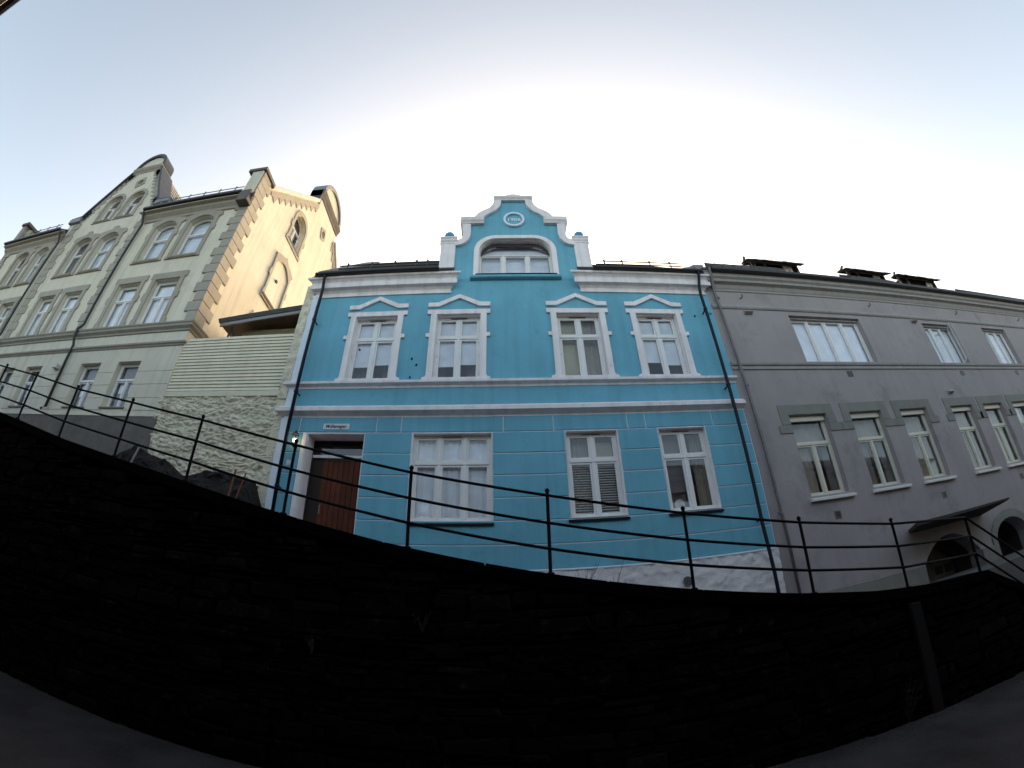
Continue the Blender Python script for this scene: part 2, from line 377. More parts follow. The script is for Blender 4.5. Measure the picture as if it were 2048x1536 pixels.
# stones: irregular flat slate courses
stones = []
def stone_verts(x0, x1, z0, z1, proud):
    """12-point lump: back rectangle, front face inset and pushed out unevenly."""
    zt0 = top_z((x0+x1)/2)-.16; pts = []
    j = lambda s_: random.uniform(-s_, s_)
    sh = (x1-x0); hh = (z1-z0)
    quad = [(x0, z0), (x1, z0), (x1, z1), (x0, z1)]
    quad = [(a+j(.045), b+j(.022)) for a, b in quad]
    for a, b in quad: pts.append((a, face_y(b, zt0)+.09, b))
    ins = min(.035, hh*.22)
    q2 = [(quad[0][0]+ins+abs(j(.03)), quad[0][1]+ins*.7), (quad[1][0]-ins-abs(j(.03)), quad[1][1]+ins*.7), (quad[2][0]-ins-abs(j(.03)), quad[2][1]-ins*.7), (quad[3][0]+ins+abs(j(.03)), quad[3][1]-ins*.7)]
    for a, b in quad: pts.append((a, face_y(b, zt0)-.004, b))
    for a, b in q2: pts.append((a, face_y(b, zt0)-proud*random.uniform(.55, 1.25), b))
    f = [[3, 2, 1, 0]]+[[i, (i+1) % 4, 4+(i+1) % 4, 4+i] for i in range(4)]+[[4+i, 4+(i+1) % 4, 8+(i+1) % 4, 8+i] for i in range(4)]+[[8, 9, 10], [8, 10, 11]]
    return pts, f
random.seed(11)
zc = -2.6
course = 0
while zc < 3.3:
    h = random.choice([.06, .08, .10, .12, .15, .19])
    x = -15+random.uniform(0, .4)
    while x < 11.2:
        L_ = random.uniform(.16, .62)*(1+h*1.8)
        xm = x+L_/2; tilt = -.12*0
        wob = .05*noise.noise(Vector((x*.55, zc*1.7, 3))); z0 = zc+wob+random.uniform(-.02, .02); z1 = z0+h-.008
        zt = min(top_z(x), top_z(x+L_))-.17
        if z1 < zt+.10 and z1 > road_z(xm)-.05:
            z1c = min(z1, zt)
            if z1c-z0 > .04: stones.append((x, x+L_-.018, max(z0, road_z(xm)-.06), z1c, random.uniform(.012, .055)))
        x += L_
    zc += h
def show(s_):
    xm, zm = (s_[0]+s_[1])/2, (s_[2]+s_[3])/2
    d2 = xm*xm+28+zm*zm
    return (s_[1]-s_[0])*(s_[3]-s_[2])*5.3/d2**1.5
stones.sort(key=show, reverse=True)
rs = random.Random(21)
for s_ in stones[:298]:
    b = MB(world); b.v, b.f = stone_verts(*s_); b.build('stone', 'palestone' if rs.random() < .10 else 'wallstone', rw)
b = MB(world)
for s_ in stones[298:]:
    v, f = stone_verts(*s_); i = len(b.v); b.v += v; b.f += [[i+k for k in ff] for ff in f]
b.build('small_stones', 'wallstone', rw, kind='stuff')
# concrete strip down the wall
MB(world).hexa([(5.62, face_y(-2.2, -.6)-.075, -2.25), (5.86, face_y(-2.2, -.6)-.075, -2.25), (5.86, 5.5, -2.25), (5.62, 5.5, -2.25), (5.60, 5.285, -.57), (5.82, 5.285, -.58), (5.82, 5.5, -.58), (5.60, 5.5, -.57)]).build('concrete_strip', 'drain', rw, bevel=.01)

# ================================================================== RAILING
rl = thing('railing', 'black iron railing with three round rails on top of the dark stone wall', 'railing', (0, YW, 0))
px = [-14.6, -12.75, -10.95, -9.53, -7.93, -6.27, -4.62, -2.89, -1.18, .545, 2.31, 4.05, 5.81]
post0 = None
for x in px:
    zt = top_z(x); lean = random.uniform(-.012, .012)
    b = MB(world).tube([(x, YW, zt-.05), (x+lean, YW, zt+1.03)], .022, 8).lathe((x+lean, YW, zt+1.03), [(.022, 0), (.03, .006), (.03, .03), (.012, .05)], 8)
    b.lathe((x, YW, zt-.005), [(.055, -.01), (.05, .02), (.03, .03)], 8)
    b.build('post', 'rail', rl, smooth=False)
for hgt in (.985, .635, .315):
    pts = [(x, YW-.012, top_z(x)+hgt+random.uniform(-.006, .006)) for x in px]+[(7.62, YW-.012, -.455+hgt*.93)]
    MB(world).tube(pts, .019, 8).build('rail', 'rail', rl, smooth=True)
    z0 = -.455+hgt*.93
    MB(world).tube([(7.62, YW-.012, z0), (9.02, YW-.012, z0-.95), (10.9, YW-.012, z0-2.2)], .019, 8).build('rail', 'rail', rl, smooth=True)
for x in (7.64, 9.35, 10.9):
    z = top_z(x); hh = .93 if x < 8 else .97
    MB(world).tube([(x, YW+.01, z-.1), (x, YW+.01, z+hh)], .026 if x < 8 else .02, 8).build('post', 'rail', rl)

# ================================================================== BLUE HOUSE
bh = thing('blue_house', 'bright blue rendered house with white trim and a curved gable dated 1906', 'house', (.4, 9, 0))
C = .43; BL, BR = -4.95, 5.58
WC = [-3.055, -1.01, 1.90, 3.91]            # first floor window centres
gw = [(-1.86, -.21, 1.88, 3.75, 3), (1.31, 2.43, 1.90, 3.75, 2), (3.34, 4.46, 1.90, 3.75, 2)]
DOOR = (-4.24, -2.91, 1.0, 3.75)
side_curve_out = [(1.66, 9.52), (1.50, 9.585), (1.455, 9.70), (1.46, 9.85), (1.49, 10.05), (1.50, 10.26), (1.54, 10.27), (1.54, 10.46), (1.165, 10.47), (1.13, 10.60), (1.06, 10.72), (.97, 10.81), (.84, 10.90), (.72, 10.99), (.64, 11.10), (.60, 11.22), (.585, 11.34)]
gab = [(C+a, b) for a, b in side_curve_out]+[(C+.585, 11.44), (C-.585, 11.44)]+[(C-a, b) for a, b in side_curve_out[::-1]]
GS = .035
shr = [(C+(a-C)*(1-GS), b-.03) for a, b in gab]
outline = [(BL, -2.0), (BR, -2.0), (BR, 7.95), (C+2.02, 7.95), (C+2.02, 9.3)]+shr+[(C-2.02, 9.3), (C-2.02, 7.95), (BL, 7.95)]
ar = lambda hw, z0, z1, rx, rz, n=8: [(C-hw, z0), (C+hw, z0)]+[(C+hw-rx+rx*cos(t), z1-rz+rz*sin(t)) for t in [pi/2*k/n for k in range(n+1)]]+[(C-hw+rx-rx*sin(t), z1-rz+rz*cos(t)) for t in [pi/2*k/n for k in range(n+1)]]
dorm_in = ar(.985, 8.14, 9.60, .46, .50)
holes = [rect(c-.535, c+.535, 5.02, 6.885) for c in WC]+[rect(a, b_, c, d) for a, b_, c, d, _ in gw]+[rect(*DOOR)]+[dorm_in]
MB().prism(outline, -.38, 0, holes).build('wall', 'blue', bh)
# joints band: white coat under the blue blocks on the ground floor
JZ = [.93, 1.42, 1.89, 2.35, 2.82, 3.29, 3.765, 4.13]; J = .0135
gh = [rect(a+.001, b_-.001, c+.001, d-.001) for a, b_, c, d, _ in gw]
MB().prism([(BL, .93), (DOOR[0]-.001, .93), (DOOR[0]-.001, 3.751), (DOOR[1]+.001, 3.751), (DOOR[1]+.001, .93), (BR-.002, .93), (BR-.002, 4.13), (BL, 4.13)], .001, .008, gh).build('joint_coat', 'digit', bh)
def block(u0, u1, v0, v1): MB().box(u0+J, u1-J, v0+J, v1-J, .008, .026).build('render_block', 'blue', bh, bevel=.004)
for a, c in zip([-4.80, -4.465, -2.67, -2.13, .03, 1.08, 2.68, 3.09, 4.69], [-4.465, -2.67, -2.13, .03, 1.08, 2.68, 3.09, 4.69, BR-.01]): block(a, c, 3.765, 4.13)
for z0, z1 in zip(JZ[:-1], JZ[1:-1]):
    if z0 >= 1.88:
        cols = [(-4.80, -4.34), (-2.91, -1.88), (-.20, 1.30), (2.44, 3.33), (4.47, BR-.01)]
    else: cols = [(-4.80, -4.34), (-2.91, -.9), (-.9, 1.3), (1.3, 3.4), (3.4, BR-.01)]
    for a, c in cols:
        if z0 < 1.88 and a >= -.91: continue
        if z0 < 1.88 and a == -2.91: c = BR-.01
        block(a, c, z0, z1)
MB().box(-4.34, -4.242, .9, 3.75, .008, .04).build('door_surround', 'white', bh, bevel=.006)
MB().box(BL, -4.80, -1.5, 7.70, .010, .03).build('pale_edge_strip', 'digit', bh)
# plinth, roughcast, follows the lane
def rough_patch(mp, u0, u1, v0, v1, w0, amp, nu, nv, seed, sc=3.0, courses=0):
    def fn(a, c):
        u = u0+(u1-u0)*a; v = v0+(v1-v0)*c
        p = Vector((u*sc, v*sc, seed))
        d = noise.fractal(p, .9, 2.1, 6)*amp
        if courses:
            q = Vector((u*3.2+noise.noise(Vector((u*2.6, v*4.5, seed)))*.9, v*8.2+noise.noise(Vector((u*1.9, v*2.6, seed+4)))*1.5, seed))
            cell = noise.voronoi(q)[0]; e = cell[1]-cell[0]
            d += courses*min(1.0, e*2.2)-courses*.55+courses*.8*noise.noise(Vector((u*9, v*17, seed)))
        return mp(u, v, w0+max(-.2, d))
    return MB(mp).grid(fn, nu, nv)
rough_patch(front, BL, BR+.02, -1.9, .93, .045, .03, 300, 90, 3.1, 6).build('plinth', 'whiterough', bh, smooth=True, recalc=False)
MB().sweep([(0, .91), (.06, .905), (.062, .925), (0, .95)], BL, BR+.02).build('plinth_edge', 'digit', bh)
# string courses
s1 = [(0, 4.845), (.02, 4.85), (.03, 4.895), (.12, 4.925), (.13, 4.93), (.135, 4.985), (.11, 5.0), (0, 5.012)]
s2 = [(0, 4.115), (.02, 4.12), (.03, 4.15), (.15, 4.22), (.165, 4.225), (.17, 4.31), (.13, 4.325), (.10, 4.33), (.095, 4.37), (.07, 4.385), (0, 4.41)]
MB().sweep(s1, BL, BR+.01, True, False).build('string_course', 'white', bh)
MB().sweep(s2, BL, BR+.02, True, False).build('string_course', 'white', bh)
# main cornices either side of the gable
cp = [(0, 7.585), (.035, 7.59), (.04, 7.645), (.015, 7.66), (.03, 7.72), (.08, 7.775), (.17, 7.80), (.185, 7.80), (.19, 7.925), (.15, 7.935), (.17, 8.0), (.22, 8.05), (.27, 8.07), (.28, 8.125), (0, 8.16)]
MB().sweep(cp, -4.86, C-1.70, True, True).build('cornice', 'white', bh)
MB().sweep(cp, C+1.66, 5.50, True, True).build('cornice', 'white', bh)
# gable: pilasters, curved coping, cap, medal, balls
for s in (-1, 1):
    c = C+s*1.845
    MB().box(c-.205, c+.205, 8.20, 9.42, -.30, .07).build('gable_pier', 'white', bh, bevel=.008)
    MB().sweep([(-.33, 9.40), (.08, 9.40), (.085, 9.46), (.11, 9.50), (.115, 9.56), (.14, 9.60), (.14, 9.64), (-.33, 9.65)], c-.235, c+.235).build('pier_cap', 'white', bh, bevel=.006)
    MB(world).lathe((c, YF+.03, 9.645), [(.09, -.01), (.085, .03)], 16).ball((c, YF+.03, 9.80), .145, 20, 14).build('ball_finial', 'blueball', bh, smooth=True)
    inner = [(1.66, 9.30), (1.50, 9.34), (1.38, 9.42), (1.29, 9.55), (1.245, 9.72), (1.24, 9.90), (1.245, 10.22)]
    outer = side_curve_out[:6]
    MB().prism([(C+s*a, b_) for a, b_ in outer+inner[::-1]], -.40, .09).build('gable_coping', 'white', bh, bevel=.008)
    ui, uo = [(.91, 10.46), (.86, 10.56), (.76, 10.67), (.62, 10.77), (.50, 10.90), (.41, 11.05), (.37, 11.20), (.36, 11.36)], side_curve_out[8:]
    MB().prism([(C+s*a, b_) for a, b_ in uo+ui[::-1]], -.40, .09).build('gable_coping', 'white', bh, bevel=.008)
    x0, x1 = (C+.87, C+1.545) if s > 0 else (C-1.545, C-.87)
    MB().sweep([(-.42, 10.235), (.10, 10.235), (.11, 10.28), (.15, 10.34), (.16, 10.42), (.17, 10.465), (-.42, 10.475)], x0, x1).build('gable_ledge', 'white', bh, bevel=.006)
MB().sweep([(-.42, 11.34), (.09, 11.34), (.10, 11.38), (.14, 11.44), (.15, 11.50), (-.42, 11.515)], C-.59, C+.59).build('gable_cap', 'white', bh, bevel=.006)
MB().prism([(C+.30*cos(t), 11.50+.20*sin(t)) for t in [pi*k/16 for k in range(17)]], -.36, .06).build('cap_crest', 'white', bh, bevel=.02)
el = lambda a, b_, z, n=36: [(C+a*cos(2*pi*k/n), z+b_*sin(2*pi*k/n)) for k in range(n)]
md = MB().prism(el(.31, .325, 10.45), 0, .07, [el(.245, .25, 10.45)]).build('medallion', 'digit', bh, bevel=.015)
MB().prism(el(.245, .25, 10.45), -.002, .015).build('medallion_field', 'blue', md)
def text(name, body, size, loc, m, parent, ext=.006, sx=1.0, rotx=pi/2):
    cu = bpy.data.curves.new(name, 'FONT'); cu.body = body; cu.size = size; cu.extrude = ext; cu.align_x = 'CENTER'; cu.align_y = 'CENTER'
    cu.offset = size*.018; cu.materials.append(M[m])
    tmp = bpy.data.objects.new('tmp_text', cu); COL.objects.link(tmp); bpy.context.view_layer.update()
    me = bpy.data.meshes.new_from_object(tmp.evaluated_get(bpy.context.evaluated_depsgraph_get())); me.name = name; bpy.data.objects.remove(tmp)
    o = bpy.data.objects.new(name, me); COL.objects.link(o); ORG[o.name] = Vector(loc); o.parent = parent; o.location = Vector(loc)-ORG[parent.name]; o.rotation_euler = (rotx, 0, 0); o.scale = (sx, 1, 1); return o
text('date_numerals', '1906', .185, (C, YF-.022, 10.45), 'digit', md, .012, 1.12)
# dormer window
dw_out = ar(1.13, 8.13, 9.735, .60, .62)
MB().prism(dw_out[:], .0, .06, [dorm_in]).build('window_surround', 'white', bh, bevel=.008)
MB().box(C-.984, C+.984, 8.20, 8.36, -.37, -.15).build('window_ledge', 'white', bh)
MB().sweep([(0, 8.02), (.10, 8.03), (.125, 8.05), (.13, 8.115), (.0, 8.135)], C-1.20, C+1.17).build('window_sill', 'blue', bh, bevel=.006)
MB().box(C-1.06, C+1.06, 8.136, 8.150, -.18, .135).build('sill_flashing', 'navy', bh)
MB().prism(ar(.9845, 8.1405, 9.5995, .46, .50), -.376, -.003, [ar(.972, 8.15, 9.588, .45, .49)]).build('reveal', 'white', bh)
wn = window(bh, front, C-.984, C+.984, 8.34, 9.598, -.17, cols=3, transom=9.10, top_cols=1, vs=9.13, round_=True, fr=.03, sash=.03, mull=.09, pane='glasscoat', tbar=.03)
arc_ = lambda hw, z1, rx, rz: ar(hw, 0, z1, rx, rz)[2:]
MB().prism(arc_(.955, 9.57, .44, .46)+arc_(.92, 9.475, .46, .40)[::-1], -.20, -.155).build('dark_crescent', 'darklead', wn)  # dark crescent band under the arched window head
MB().box(C-.90, C+.90, 9.2, 9.52, -.325, -.32).build('blind_or_sky_sheet', 'blindgrey', wn)  # pale sheet added behind the upper pane to stand in for reflected sky
MB().box(C-.92, C+.92, 8.36, 9.10, -.325, -.32).build('blind_or_sky_sheet', 'blindgrey', wn)  # same for the lower panes: sky reflection painted as a pale sheet
# first floor windows
for i, c in enumerate(WC):
    h = .77
    MB().prism([(c-h, 7.255), (c-.52, 7.262), (c, 7.525), (c+.52, 7.262), (c+h, 7.255), (c+h, 7.125), (c+.50, 7.125), (c, 7.395), (c-.50, 7.125), (c-h, 7.125)], 0, .055).build('pediment', 'white', bh, bevel=.006)
    sr = [(c-.77, 5.013), (c-.77, 5.09), (c-.70, 5.115), (c-.68, 5.16), (c-.68, 6.205), (c-.765, 6.205), (c-.765, 6.315), (c-.68, 6.315), (c-.68, 6.90), (c-.77, 6.90), (c-.77, 7.03)]
    MB().prism(sr+[(2*c-a, b_) for a, b_ in sr[::-1]], 0, .05, [rect(c-.535, c+.535, 5.06, 6.885)]).build('window_surround', 'white', bh, bevel=.006)
    MB().box(c-.56, c+.56, 5.00, 5.06, -.3, .10).build('window_sill', 'white', bh, bevel=.005)
    MB().prism(rect(c-.5348, c+.5348, 5.06, 6.8845), -.36, -.002, [rect(c-.525, c+.525, 5.065, 6.873)]).build('reveal', 'white', bh)
    wn = window(bh, front, c-.525, c+.525, 5.065, 6.873, -.12, cols=2, transom=6.27, fr=.05, sash=.042, mull=.075)
    MB().box(c-.2, c+.2, 6.835, 6.85, -.12, -.105).build('vent_slot', 'black', wn)
    for hz in (5.25, 5.75, 6.12, 6.45):
        for s in (-1, 1): MB().box(c+s*.49-.012, c+s*.49+.012, hz, hz+.07, -.118, -.105).build('hinge', 'pvc', wn)
    if i in (0, 1, 3):
        z = (5.60, 5.57, 0, 5.57)[i]
        for s, dz in ((-1, -.03 if i < 2 else .02), (1, .02 if i < 2 else -.05)):
            a0, a1 = (c-.48, c-.015) if s < 0 else (c+.015, c+.48)
            MB().box(a0, a1, z+dz, 6.83, -.212, -.208).build('blind_or_sky_sheet', 'blindgrey', wn)
            MB().box(a0, a1, z+dz-.03, z+dz, -.218, -.202).build('blind_bar', 'pvc', wn)
        curtain(front, c-.48, c-.30 if i else c-.1, 5.1, 5.7, -.42, 'drape', wn, 4, .02)
        curtain(front, c+.22, c+.48, 5.1, 5.7, -.42, 'drape', wn, 4, .02)
    else:
        MB().box(c-.47, c-.02, 5.1, 6.83, -.300, -.296).build('blind_or_sky_sheet', 'blindyellow', wn)
        curtain(front, c+.0, c+.48, 5.08, 6.85, -.33, 'beige', wn, 3, .03)
# ground floor windows
for i, (a, b_, z0, z1, nc) in enumerate(gw):
    MB().prism(rect(a+.0003, b_-.0003, z0+.0003, z1-.0003), -.375, .03, [rect(a+.012, b_-.012, z0+.012, z1-.012)]).build('reveal', 'white', bh)
    wn = window(bh, front, a+.012, b_-.012, z0+.012, z1-.012, -.10, cols=nc, transom=3.12, fr=.055, sash=.042, mull=.075)
    MB().sweep([(-.05, z0-.075), (.075, z0-.085), (.08, z0-.045), (-.05, z0)], a-.06 if i else a+.0, b_+.03).build('window_sill', 'navy', bh, bevel=.004)
    MB().box((a+b_)/2-.2, (a+b_)/2+.2, z1-.055, z1-.043, -.10, -.088).build('vent_slot', 'black', wn)
    for hz in (2.05, 2.75, 3.4):
        for xx in (a+.035, b_-.035): MB().box(xx-.012, xx+.012, hz, hz+.07, -.098, -.085).build('hinge', 'pvc', wn)
    if i == 0:
        curtain(front, a+.03, b_-.03, z0+.03, z1-.03, -.215, 'net', wn, 12, .012)
        for k, (u0, u1, v0, v1) in enumerate([(-1.72, -1.55, 2.05, 2.6), (-1.5, -1.2, 2.0, 2.35), (-1.12, -.95, 2.1, 2.7), (-.62, -.42, 2.05, 2.55)]):
            MB().box(u0, u1, v0, v1, -.36, -.33).build('book', 'lead', wn)
    elif i == 1:
        for k in range(20):
            zz = 1.98+k*.053
            MB().hexa([(a+.09, zz, -.235), (b_-.09, zz, -.235), (b_-.09, zz+.004, -.205), (a+.09, zz+.004, -.205), (a+.09, zz+.012, -.235), (b_-.09, zz+.012, -.235), (b_-.09, zz+.016, -.205), (a+.09, zz+.016, -.205)]).build('blind_slat', 'pvc', wn)
        curtain(front, a+.05, a+.5, z0+.05, z1-.05, -.32, 'beige', wn, 4, .03)
        MB().box(a+.60, b_-.08, 3.16, 3.60, -.30, -.295).build('blind_or_sky_sheet', 'blindyellow', wn)
        MB().box(a+.05, b_-.05, z0+.05, z1-.05, -.5, -.49).build('room_backdrop', 'drape', wn)
    else:
        MB().box(a+.05, a+.54, 2.38, 3.70, -.300, -.296).build('blind_or_sky_sheet', 'drape', wn)
        MB().box(a+.05, a+.54, 2.36, 2.385, -.31, -.29).build('blind_bar', 'black', wn)
        curtain(front, a+.8, b_-.05, z0+.05, z1-.05, -.34, 'beige', wn, 4, .03)
        MB().prism([(3.66+.11*cos(t), 2.10+.12*sin(t)) for t in [2*pi*k/20 for k in range(20)]], -.26, -.245).build('plate', 'signwhite', wn)
        MB().box(a+.04, a+.54, z0+.02, 2.37, -.40, -.39).build('lower_screen', 'drape', wn)
# door
MB().prism([(DOOR[0]+.0003, 1.0), (DOOR[1]-.0003, 1.0), (DOOR[1]-.0003, 3.7497), (DOOR[0]+.0003, 3.7497)], -.43, .006, [rect(DOOR[0]+.012, DOOR[1]-.012, 1.01, 3.738)]).build('reveal', 'white', bh)
dr = MB().prism(rect(-4.228, -2.922, 1.0, 3.738), -.46, -.38, [rect(-4.19, -2.96, 1.05, 3.32), rect(-4.19, -2.96, 3.385, 3.70)]).build('door', 'darkwood', bh, bevel=.005)
MB().box(-4.20, -2.95, 3.32, 3.385, -.45, -.36).build('transom_bar', 'white', dr, bevel=.005)
MB().box(-4.19, -2.96, 3.385, 3.70, -.44, -.43).build('pane', 'glass', dr)
MB().box(-4.19, -2.96, 3.385, 3.70, -.60, -.59).build('dark_board', 'darkwood', dr)
MB().box(-4.19, -3.93, 1.05, 3.32, -.45, -.42).build('side_leaf', 'darkwood', dr)
xk = -3.93
while xk < -2.97:
    MB().box(xk+.004, min(xk+.118, -2.962), 1.05, 3.26, -.44, -.405+random.uniform(-.003, .003)).build('plank', 'wood', dr, bevel=.006); xk += .121
MB().box(-3.93, -2.962, 3.26, 3.32, -.44, -.395).build('door_rail', 'darkwood', dr)
MB(world).tube([(-3.86, YF+.36, 2.25), (-3.86, YF+.34, 2.25), (-3.86, YF+.34, 2.05)], .012, 6).build('handle', 'lead', dr)
MB().box(-4.3, -2.85, .95, 1.20, -.35, .25).build('door_step', 'plinth', bh, bevel=.01)
# party strip on the left, pipes, roof
rough_patch(front, -5.20, -4.955, 4.6, 8.05, .035, .03, 8, 110, 9.3, 4).build('party_strip', 'creamrough', bh, smooth=True, recalc=False)
MB().box(-5.19, -4.955, 1.5, 7.95, -.38, .005).build('party_wall_end', 'creamrough', bh)
def pipe(pts, r, m, parent, clips=(), name='downpipe'):
    b = MB(world).tube(pts, r, 10)
    o = b.build(name, m, parent, smooth=True)
    for (x, z) in clips: MB(world).lathe((x, YF-.21, z), [(r*1.0, 0), (r*1.35, .005), (r*1.35, .05), (r*1.0, .055)], 10).box(x-.012, x+.012, YF-.21, YF, z+.01, z+.04).build('pipe_clip', m, o)
pipe([(-4.62, YF-.34, 8.22), (-4.62, YF-.34, 8.02), (-4.63, YF-.24, 7.72), (-4.64, YF-.21, 7.50), (-4.64, YF-.21, 1.2)], .04, 'navy', bh, [(-4.64, 4.66), (-4.64, 2.45), (-4.64, 6.7)])
pipe([(5.34, YF-.34, 8.22), (5.33, YF-.34, 8.02), (5.29, YF-.24, 7.72), (5.26, YF-.21, 7.45), (5.24, YF-.21, 5.2), (5.23, YF-.21, 1.5), (5.30, YF-.21, .4), (5.33, YF-.21, -.6)], .04, 'navy', bh, [(5.25, 6.9), (5.235, 4.66), (5.23, 1.5)])
MB().box(5.44, 5.50, 6.93, 6.99, 0, .05).build('wall_hook', 'blue', bh)
for x, z in ((-4.93, 4.13), (5.0, 6.85), (-3.35, 5.9), (-2.05, 5.62), (-1.93, 5.45), (-2.05, 5.12)): MB().box(x-.018, x+.018, z-.018, z+.018, 0, .03).build('wall_anchor', 'navy', bh)
MB().prism([(3.46+.09*cos(t), .50+.10*sin(t)) for t in [2*pi*k/16 for k in range(16)]], .05, .075).build('round_vent', 'lead', bh)
for k in range(4): MB().box(3.40+k*.04, 3.414+k*.04, .42, .58, .075, .084).build('vent_slat', 'black', bh)
# gutters and steep slate roof on each side, with snow guards
def roof_side(x0, x1, gx0, gx1, s_):
    RD = 3.26; RZ = 8.235+RD*s_
    rf = MB(world).hexa([(x0, YF-.26, 8.20), (x1, YF-.26, 8.20), (x1, YF+3.0, 8.20), (x0, YF+3.0, 8.20), (x0+.0, YF-.26, 8.235), (x1, YF-.26, 8.235), (x1, YF+3.0, RZ), (x0, YF+3.0, RZ)]).build('roof', 'slate', bh)
    b = MB(world); n_ = 10
    prof = [(.065*cos(pi*k/n_), -.065*sin(pi*k/n_)) for k in range(n_+1)]; prof = prof+[(.055*cos(pi*k/n_), -.055*sin(pi*k/n_)) for k in range(n_, -1, -1)]
    i = len(b.v)
    for X in (gx0, gx1):
        for (yy, zz) in prof: b.v.append((X, YF-.335+yy, 8.185+zz))
    m_ = len(prof)
    for k in range(m_): b.f.append([i+k, i+(k+1) % m_, i+m_+(k+1) % m_, i+m_+k])
    b.f.append(list(range(i, i+m_))[::-1]); b.f.append(list(range(i+m_, i+2*m_)))
    b.build('gutter', 'black', bh)
    # slate courses standing proud
    for k in range(15):
        y0 = YF-.24+k*.20; z0 = 8.235+(y0-(YF-.26))*s_
        MB(world).hexa([(x0, y0, z0+.0), (x1, y0, z0), (x1, y0+.22, z0+.22*s_), (x0, y0+.22, z0+.22*s_), (x0, y0-.008, z0+.02), (x1, y0-.008, z0+.02), (x1, y0+.22, z0+.22*s_+.004), (x0, y0+.22, z0+.22*s_+.004)]).build('slate_course', 'slate', bh)
    return rf
roof_side(-4.98, C-1.64, -4.90, C-1.98, 1.13)
roof_side(C+1.64, 5.56, C+1.98, 5.46, 1.045)
MB(world).hexa([(C-2, YF+.38, 8.0), (C+2, YF+.38, 8.0), (C+2, YF+5, 8.0), (C-2, YF+5, 8.0), (C-1.2, YF+.38, 10.0), (C+1.2, YF+.38, 10.0), (C+1.2, YF+5, 10.0), (C-1.2, YF+5, 10.0)]).build('gable_roof', 'slate', bh)
def snowguard(xs_, y, z, parent, m='black', rails=(.09, .20), h=.26):
    sg = MB(world)
    for x in xs_: sg.tube([(x, y-.05, z-.06), (x, y, z+h)], .02, 5); sg.box(x-.025, x+.025, y-.02, y+.02, z+h-.03, z+h+.02)
    for r_ in rails: sg.tube([(xs_[0]-.25, y-.01, z+r_), (xs_[-1]+.35, y-.01, z+r_)], .019, 6)
    return sg.build('snow_guard', m, parent)
snowguard([-4.2, -3.5, -2.85, -2.25, -1.95], YF+.0, 8.56, bh, h=.27)
snowguard([2.85, 3.35, 4.15, 4.75], YF+.0, 8.54, bh, h=.24)
# party parapets in sheet metal
for a, c, yy in ((-5.0, -4.45, .05),):
    MB(world).hexa([(a, YF-.22, 8.23), (c, YF-.22, 8.23), (c, YF+3.0, 11.9), (a, YF+3.0, 11.9), (a, YF-.10, 8.52), (c, YF-.10, 8.52), (c, YF+3.0, 12.0), (a, YF+3.0, 12.0)]).build('roof_verge', 'darklead', bh, bevel=.01)
MB(world).hexa([(5.48, YF-.02, 8.30), (5.84, YF-.02, 8.30), (5.90, YF+.9, 8.6), (5.48, YF+.9, 8.6), (5.50, YF+.02, 8.78), (5.82, YF+.02, 8.80), (5.90, YF+.9, 9.15), (5.46, YF+.9, 9.35)]).build('party_wall_cap', 'lead', bh, bevel=.015)
MB(world).hexa([(-5.10, YF-.22, 8.13), (-4.86, YF-.26, 8.13), (-4.86, YF+3, 8.3), (-5.10, YF+3, 8.3), (-5.06, YF-.2, 8.22), (-4.86, YF-.26, 8.24), (-4.86, YF+3, 11.2), (-5.10, YF+3, 10.9)]).build('roof_verge', 'black', bh)
MB(world).hexa([(5.0, YF-.2, 8.24), (5.5, YF-.2, 8.24), (5.5, YF+.5, 8.3), (5.0, YF+.5, 8.3), (5.1, YF-.05, 8.46), (5.5, YF-.05, 8.62), (5.5, YF+.5, 9.15), (5.1, YF+.5, 8.95)]).build('roof_verge', 'slate', bh, bevel=.01)
# flanks and back
MB(world).box(BL, BL+.3, YF+.38, YF+9, -2, 8.15).build('side_wall', 'creamrough', bh)
MB(world).box(BR-.3, BR-.001, YF+.38, YF+9, -2, 8.15).build('side_wall', 'grey', bh)
MB(world).box(BL, BR-.001, YF+9, YF+9.3, -2, 8.15).build('back_wall', 'blue', bh)
MB(world).hexa([(BL, YF+3.0, 8.2), (BR, YF+3.0, 8.2), (BR, YF+9.4, 8.2), (BL, YF+9.4, 8.2), (BL, YF+3.0, 11.6), (BR, YF+3.0, 11.6), (BR, YF+9.4, 8.3), (BL, YF+9.4, 8.3)]).build('back_roof', 'slate', bh)
MB(world).box(BL+.3, BR-.3, YF+.39, YF+8.9, 4.5, 4.7).build('floor_slab', 'darkwood', bh)
MB(world).box(BL+.3, BR-.3, YF+.39, YF+8.9, 7.55, 7.70).build('ceiling_slab', 'soffit', bh)

# wall lantern, street sign, number plate
ln = thing('wall_lantern', 'small lit brass lantern on the blue wall beside the front door', 'lamp', (-4.47, YF-.12, 3.36))
lx, ly = -4.455, YF-.15
MB(world).tube([(lx, YF, 3.42), (lx, ly+.02, 3.40), (lx, ly, 3.44)], .012, 6).lathe((lx, YF-.01, 3.42), [(.04, -.04), (.04, .04)], 8).build('bracket', 'black', ln)
MB(world).lathe((lx, ly, 3.40), [(.01, -.05), (.03, -.02), (.055, .0), (.05, .02)], 10).build('lantern_base', 'darkwood', ln)
MB(world).lathe((lx, ly, 3.64), [(.085, 0), (.06, .04), (.025, .07), (.015, .10)], 10).build('lamp_shade', 'black', ln)
b = MB(world)
for k in range(6):
    t = 2*pi*k/6; b.tube([(lx+.05*cos(t), ly+.05*sin(t), 3.42), (lx+.085*cos(t), ly+.085*sin(t), 3.53), (lx+.08*cos(t), ly+.08*sin(t), 3.645)], .005, 5)
b.build('cage', 'black', ln)
